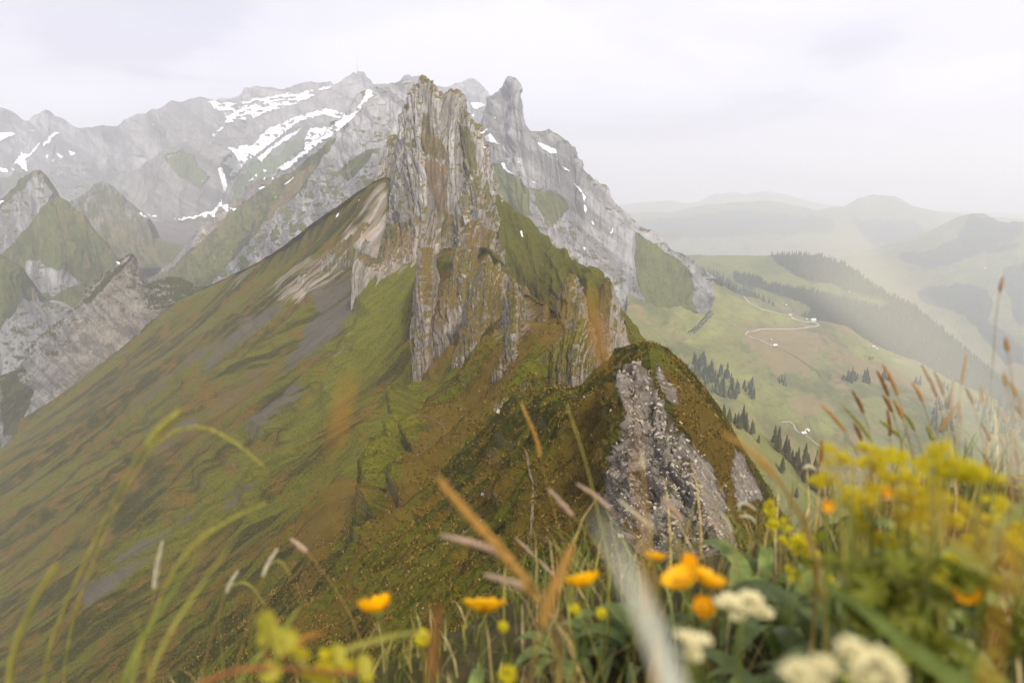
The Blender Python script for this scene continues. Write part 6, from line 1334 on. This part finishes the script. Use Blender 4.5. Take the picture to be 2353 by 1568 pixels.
LP = [(1760, 1290, .75, 9, .05, M_leaf, 'leafy herb left of the small yellow cluster'), (1700, 1330, .7, 8, .045, M_leaf, 'leafy herb behind the orange buttercup group'), (1820, 1330, .62, 10, .045, M_leaf, 'leafy herb with curved leaves under the low left cluster'),
 (1790, 1390, .5, 9, .04, M_leaf, 'leafy herb right of the upper cream flower'), (1930, 1240, .5, 9, .045, M_dleaf, 'dark leafy herb under the left part of the flowering mass'), (2000, 1300, .46, 9, .045, M_dleaf, 'dark leafy herb above the arching leaf'),
 (1850, 1450, .38, 9, .035, M_leaf, 'leafy herb left of the arching leaf'), (1960, 1450, .36, 8, .035, M_greyleaf, 'grey green herb under the arching leaf'), (2100, 1420, .38, 9, .04, M_dleaf, 'dark herb in the hollow behind the arching leaf'),
 (2200, 1450, .34, 8, .035, M_dleaf, 'dark herb right of the hollow in the lower right'), (2290, 1480, .30, 9, .035, M_greyleaf, 'blurred grey green herb in the lower right corner'), (2330, 1400, .36, 8, .04, M_dleaf, 'dark herb at the right edge below the yellow clusters'),
 (2050, 1520, .27, 7, .03, M_leaf, 'blurred herb behind the right cream flower'), (1740, 1480, .34, 8, .032, M_leaf, 'leafy herb under the upper cream flower'), (1660, 1530, .30, 8, .03, M_leaf, 'leafy herb at the bottom edge between the cream flowers'),
 (1480, 1450, .7, 9, .04, M_dleaf, 'dark leafy herb behind the whitish blade'), (1400, 1490, .75, 8, .04, M_dleaf, 'dark leafy herb in the grass under the right of centre buttercup'), (1300, 1530, .75, 8, .04, M_leaf, 'leafy herb at the bottom edge right of centre'),
 (2180, 1100, .6, 8, .04, M_leaf, 'leafy herb standing behind the soft yellow cluster'), (2310, 1150, .6, 9, .05, M_leaf, 'leafy herb behind the right end of the flowering mass'), (2080, 1180, .5, 8, .04, M_leaf, 'leafy herb inside the middle of the flowering mass'),
 (1080, 1560, .6, 7, .03, M_leaf, 'leafy herb at the bottom edge near the tiny buttercup')]
for a in LP: leafy(a[0], a[1], a[2], int(a[3]*1.5), a[4]*1.45, *a[5:])

# --- grass of the knoll: nobody could count it
def turf():
    N = 15000; q = np.random.RandomState(3); V, Fc, T = [], [], []
    X = q.uniform(-1.6, 2.2, N); Y = q.uniform(-0.25, 1.45, N)**1.0
    pal = np.array([(0.22, 0.25, 0.04), (0.13, 0.18, 0.03), (0.34, 0.31, 0.06), (0.52, 0.39, 0.13), (0.32, 0.34, 0.12), (0.64, 0.51, 0.25)])
    pc = q.choice(6, N, p=[.25, .20, .18, .14, .14, .09])
    Z = gz(X, Y)
    for i in range(N):
        x, y, z = X[i], Y[i], Z[i]
        if x*x+y*y < 0.02: continue
        # keep the view open on the left, where only single stems stand
        tall = 0.05+0.11*q.rand()
        u = 1176+F*x/max(.05, y*CP-z*SP)
        lim = 0.45 if u < 1150 else 1.0
        h = tall*lim*(1.35 if pc[i] in (3, 5) else 1); a = q.rand()*6.283; l = h*q.uniform(.15, .8); dx, dy = math.cos(a)*l, math.sin(a)*l; w = q.uniform(.0007, .0019)
        # no blade may reach the lens
        if z+h > -0.09 and x*x+y*y < .12: h *= .4
        sx, sy = -math.sin(a)*w, math.cos(a)*w; b = len(V)
        for k, f in enumerate((0, .35, .7)):
            ww = (1, .85, .55)[k]; px_, py_, pz = x+dx*f*f, y+dy*f*f, z+h*(f-.18*f*f*l/h)
            V += [(px_-sx*ww, py_-sy*ww, pz), (px_+sx*ww, py_+sy*ww, pz)]
        V.append((x+dx, y+dy, z+h*(.95-.25*l/h)))
        Fc += [(b, b+1, b+3, b+2), (b+2, b+3, b+5, b+4), (b+4, b+5, b+6)]; c = pal[pc[i]]*q.uniform(.7, 1.25); T += [tuple(c)]*7
    me = bpy.data.meshes.new('grass'); me.from_pydata(V, [], Fc); me.materials.append(M_blade)
    a = me.attributes.new('tint', 'FLOAT_COLOR', 'POINT'); a.data.foreach_set('color', np.c_[np.array(T), np.ones(len(T))].astype(np.float32).ravel())
    me.polygons.foreach_set('use_smooth', [True]*len(me.polygons)); me.update(); o = link('grass', me); o['kind'] = 'stuff'; prop(o, 'mixed green and straw grass covering the knoll in the foreground', 'grass')
turf()
# ------------------------------------------------------------------ haze
def haze():
    x0, x1, y0, y1, z0, z1 = -15500, 15500, -3000, 16000, -1000, 860
    V = [(x, y, z) for z in (z0, z1) for y in (y0, y1) for x in (x0, x1)]
    Fq = [(0, 2, 3, 1), (4, 5, 7, 6), (0, 1, 5, 4), (2, 6, 7, 3), (0, 4, 6, 2), (1, 3, 7, 5)]
    m = bpy.data.materials.new('haze'); m.use_nodes = True; nt = m.node_tree; nt.nodes.clear()
    o = nt.nodes.new('ShaderNodeOutputMaterial'); v = nt.nodes.new('ShaderNodeVolumePrincipled')
    v.inputs['Density'].default_value = HAZE_DENSITY; v.inputs['Color'].default_value = (0.925, 0.948, 1.0, 1); v.inputs['Anisotropy'].default_value = 0.25
    nt.links.new(v.outputs[0], o.inputs['Volume'])
    h = link('haze', mesh_np('haze', V, Fq, m, False)); h['kind'] = 'stuff'
haze()
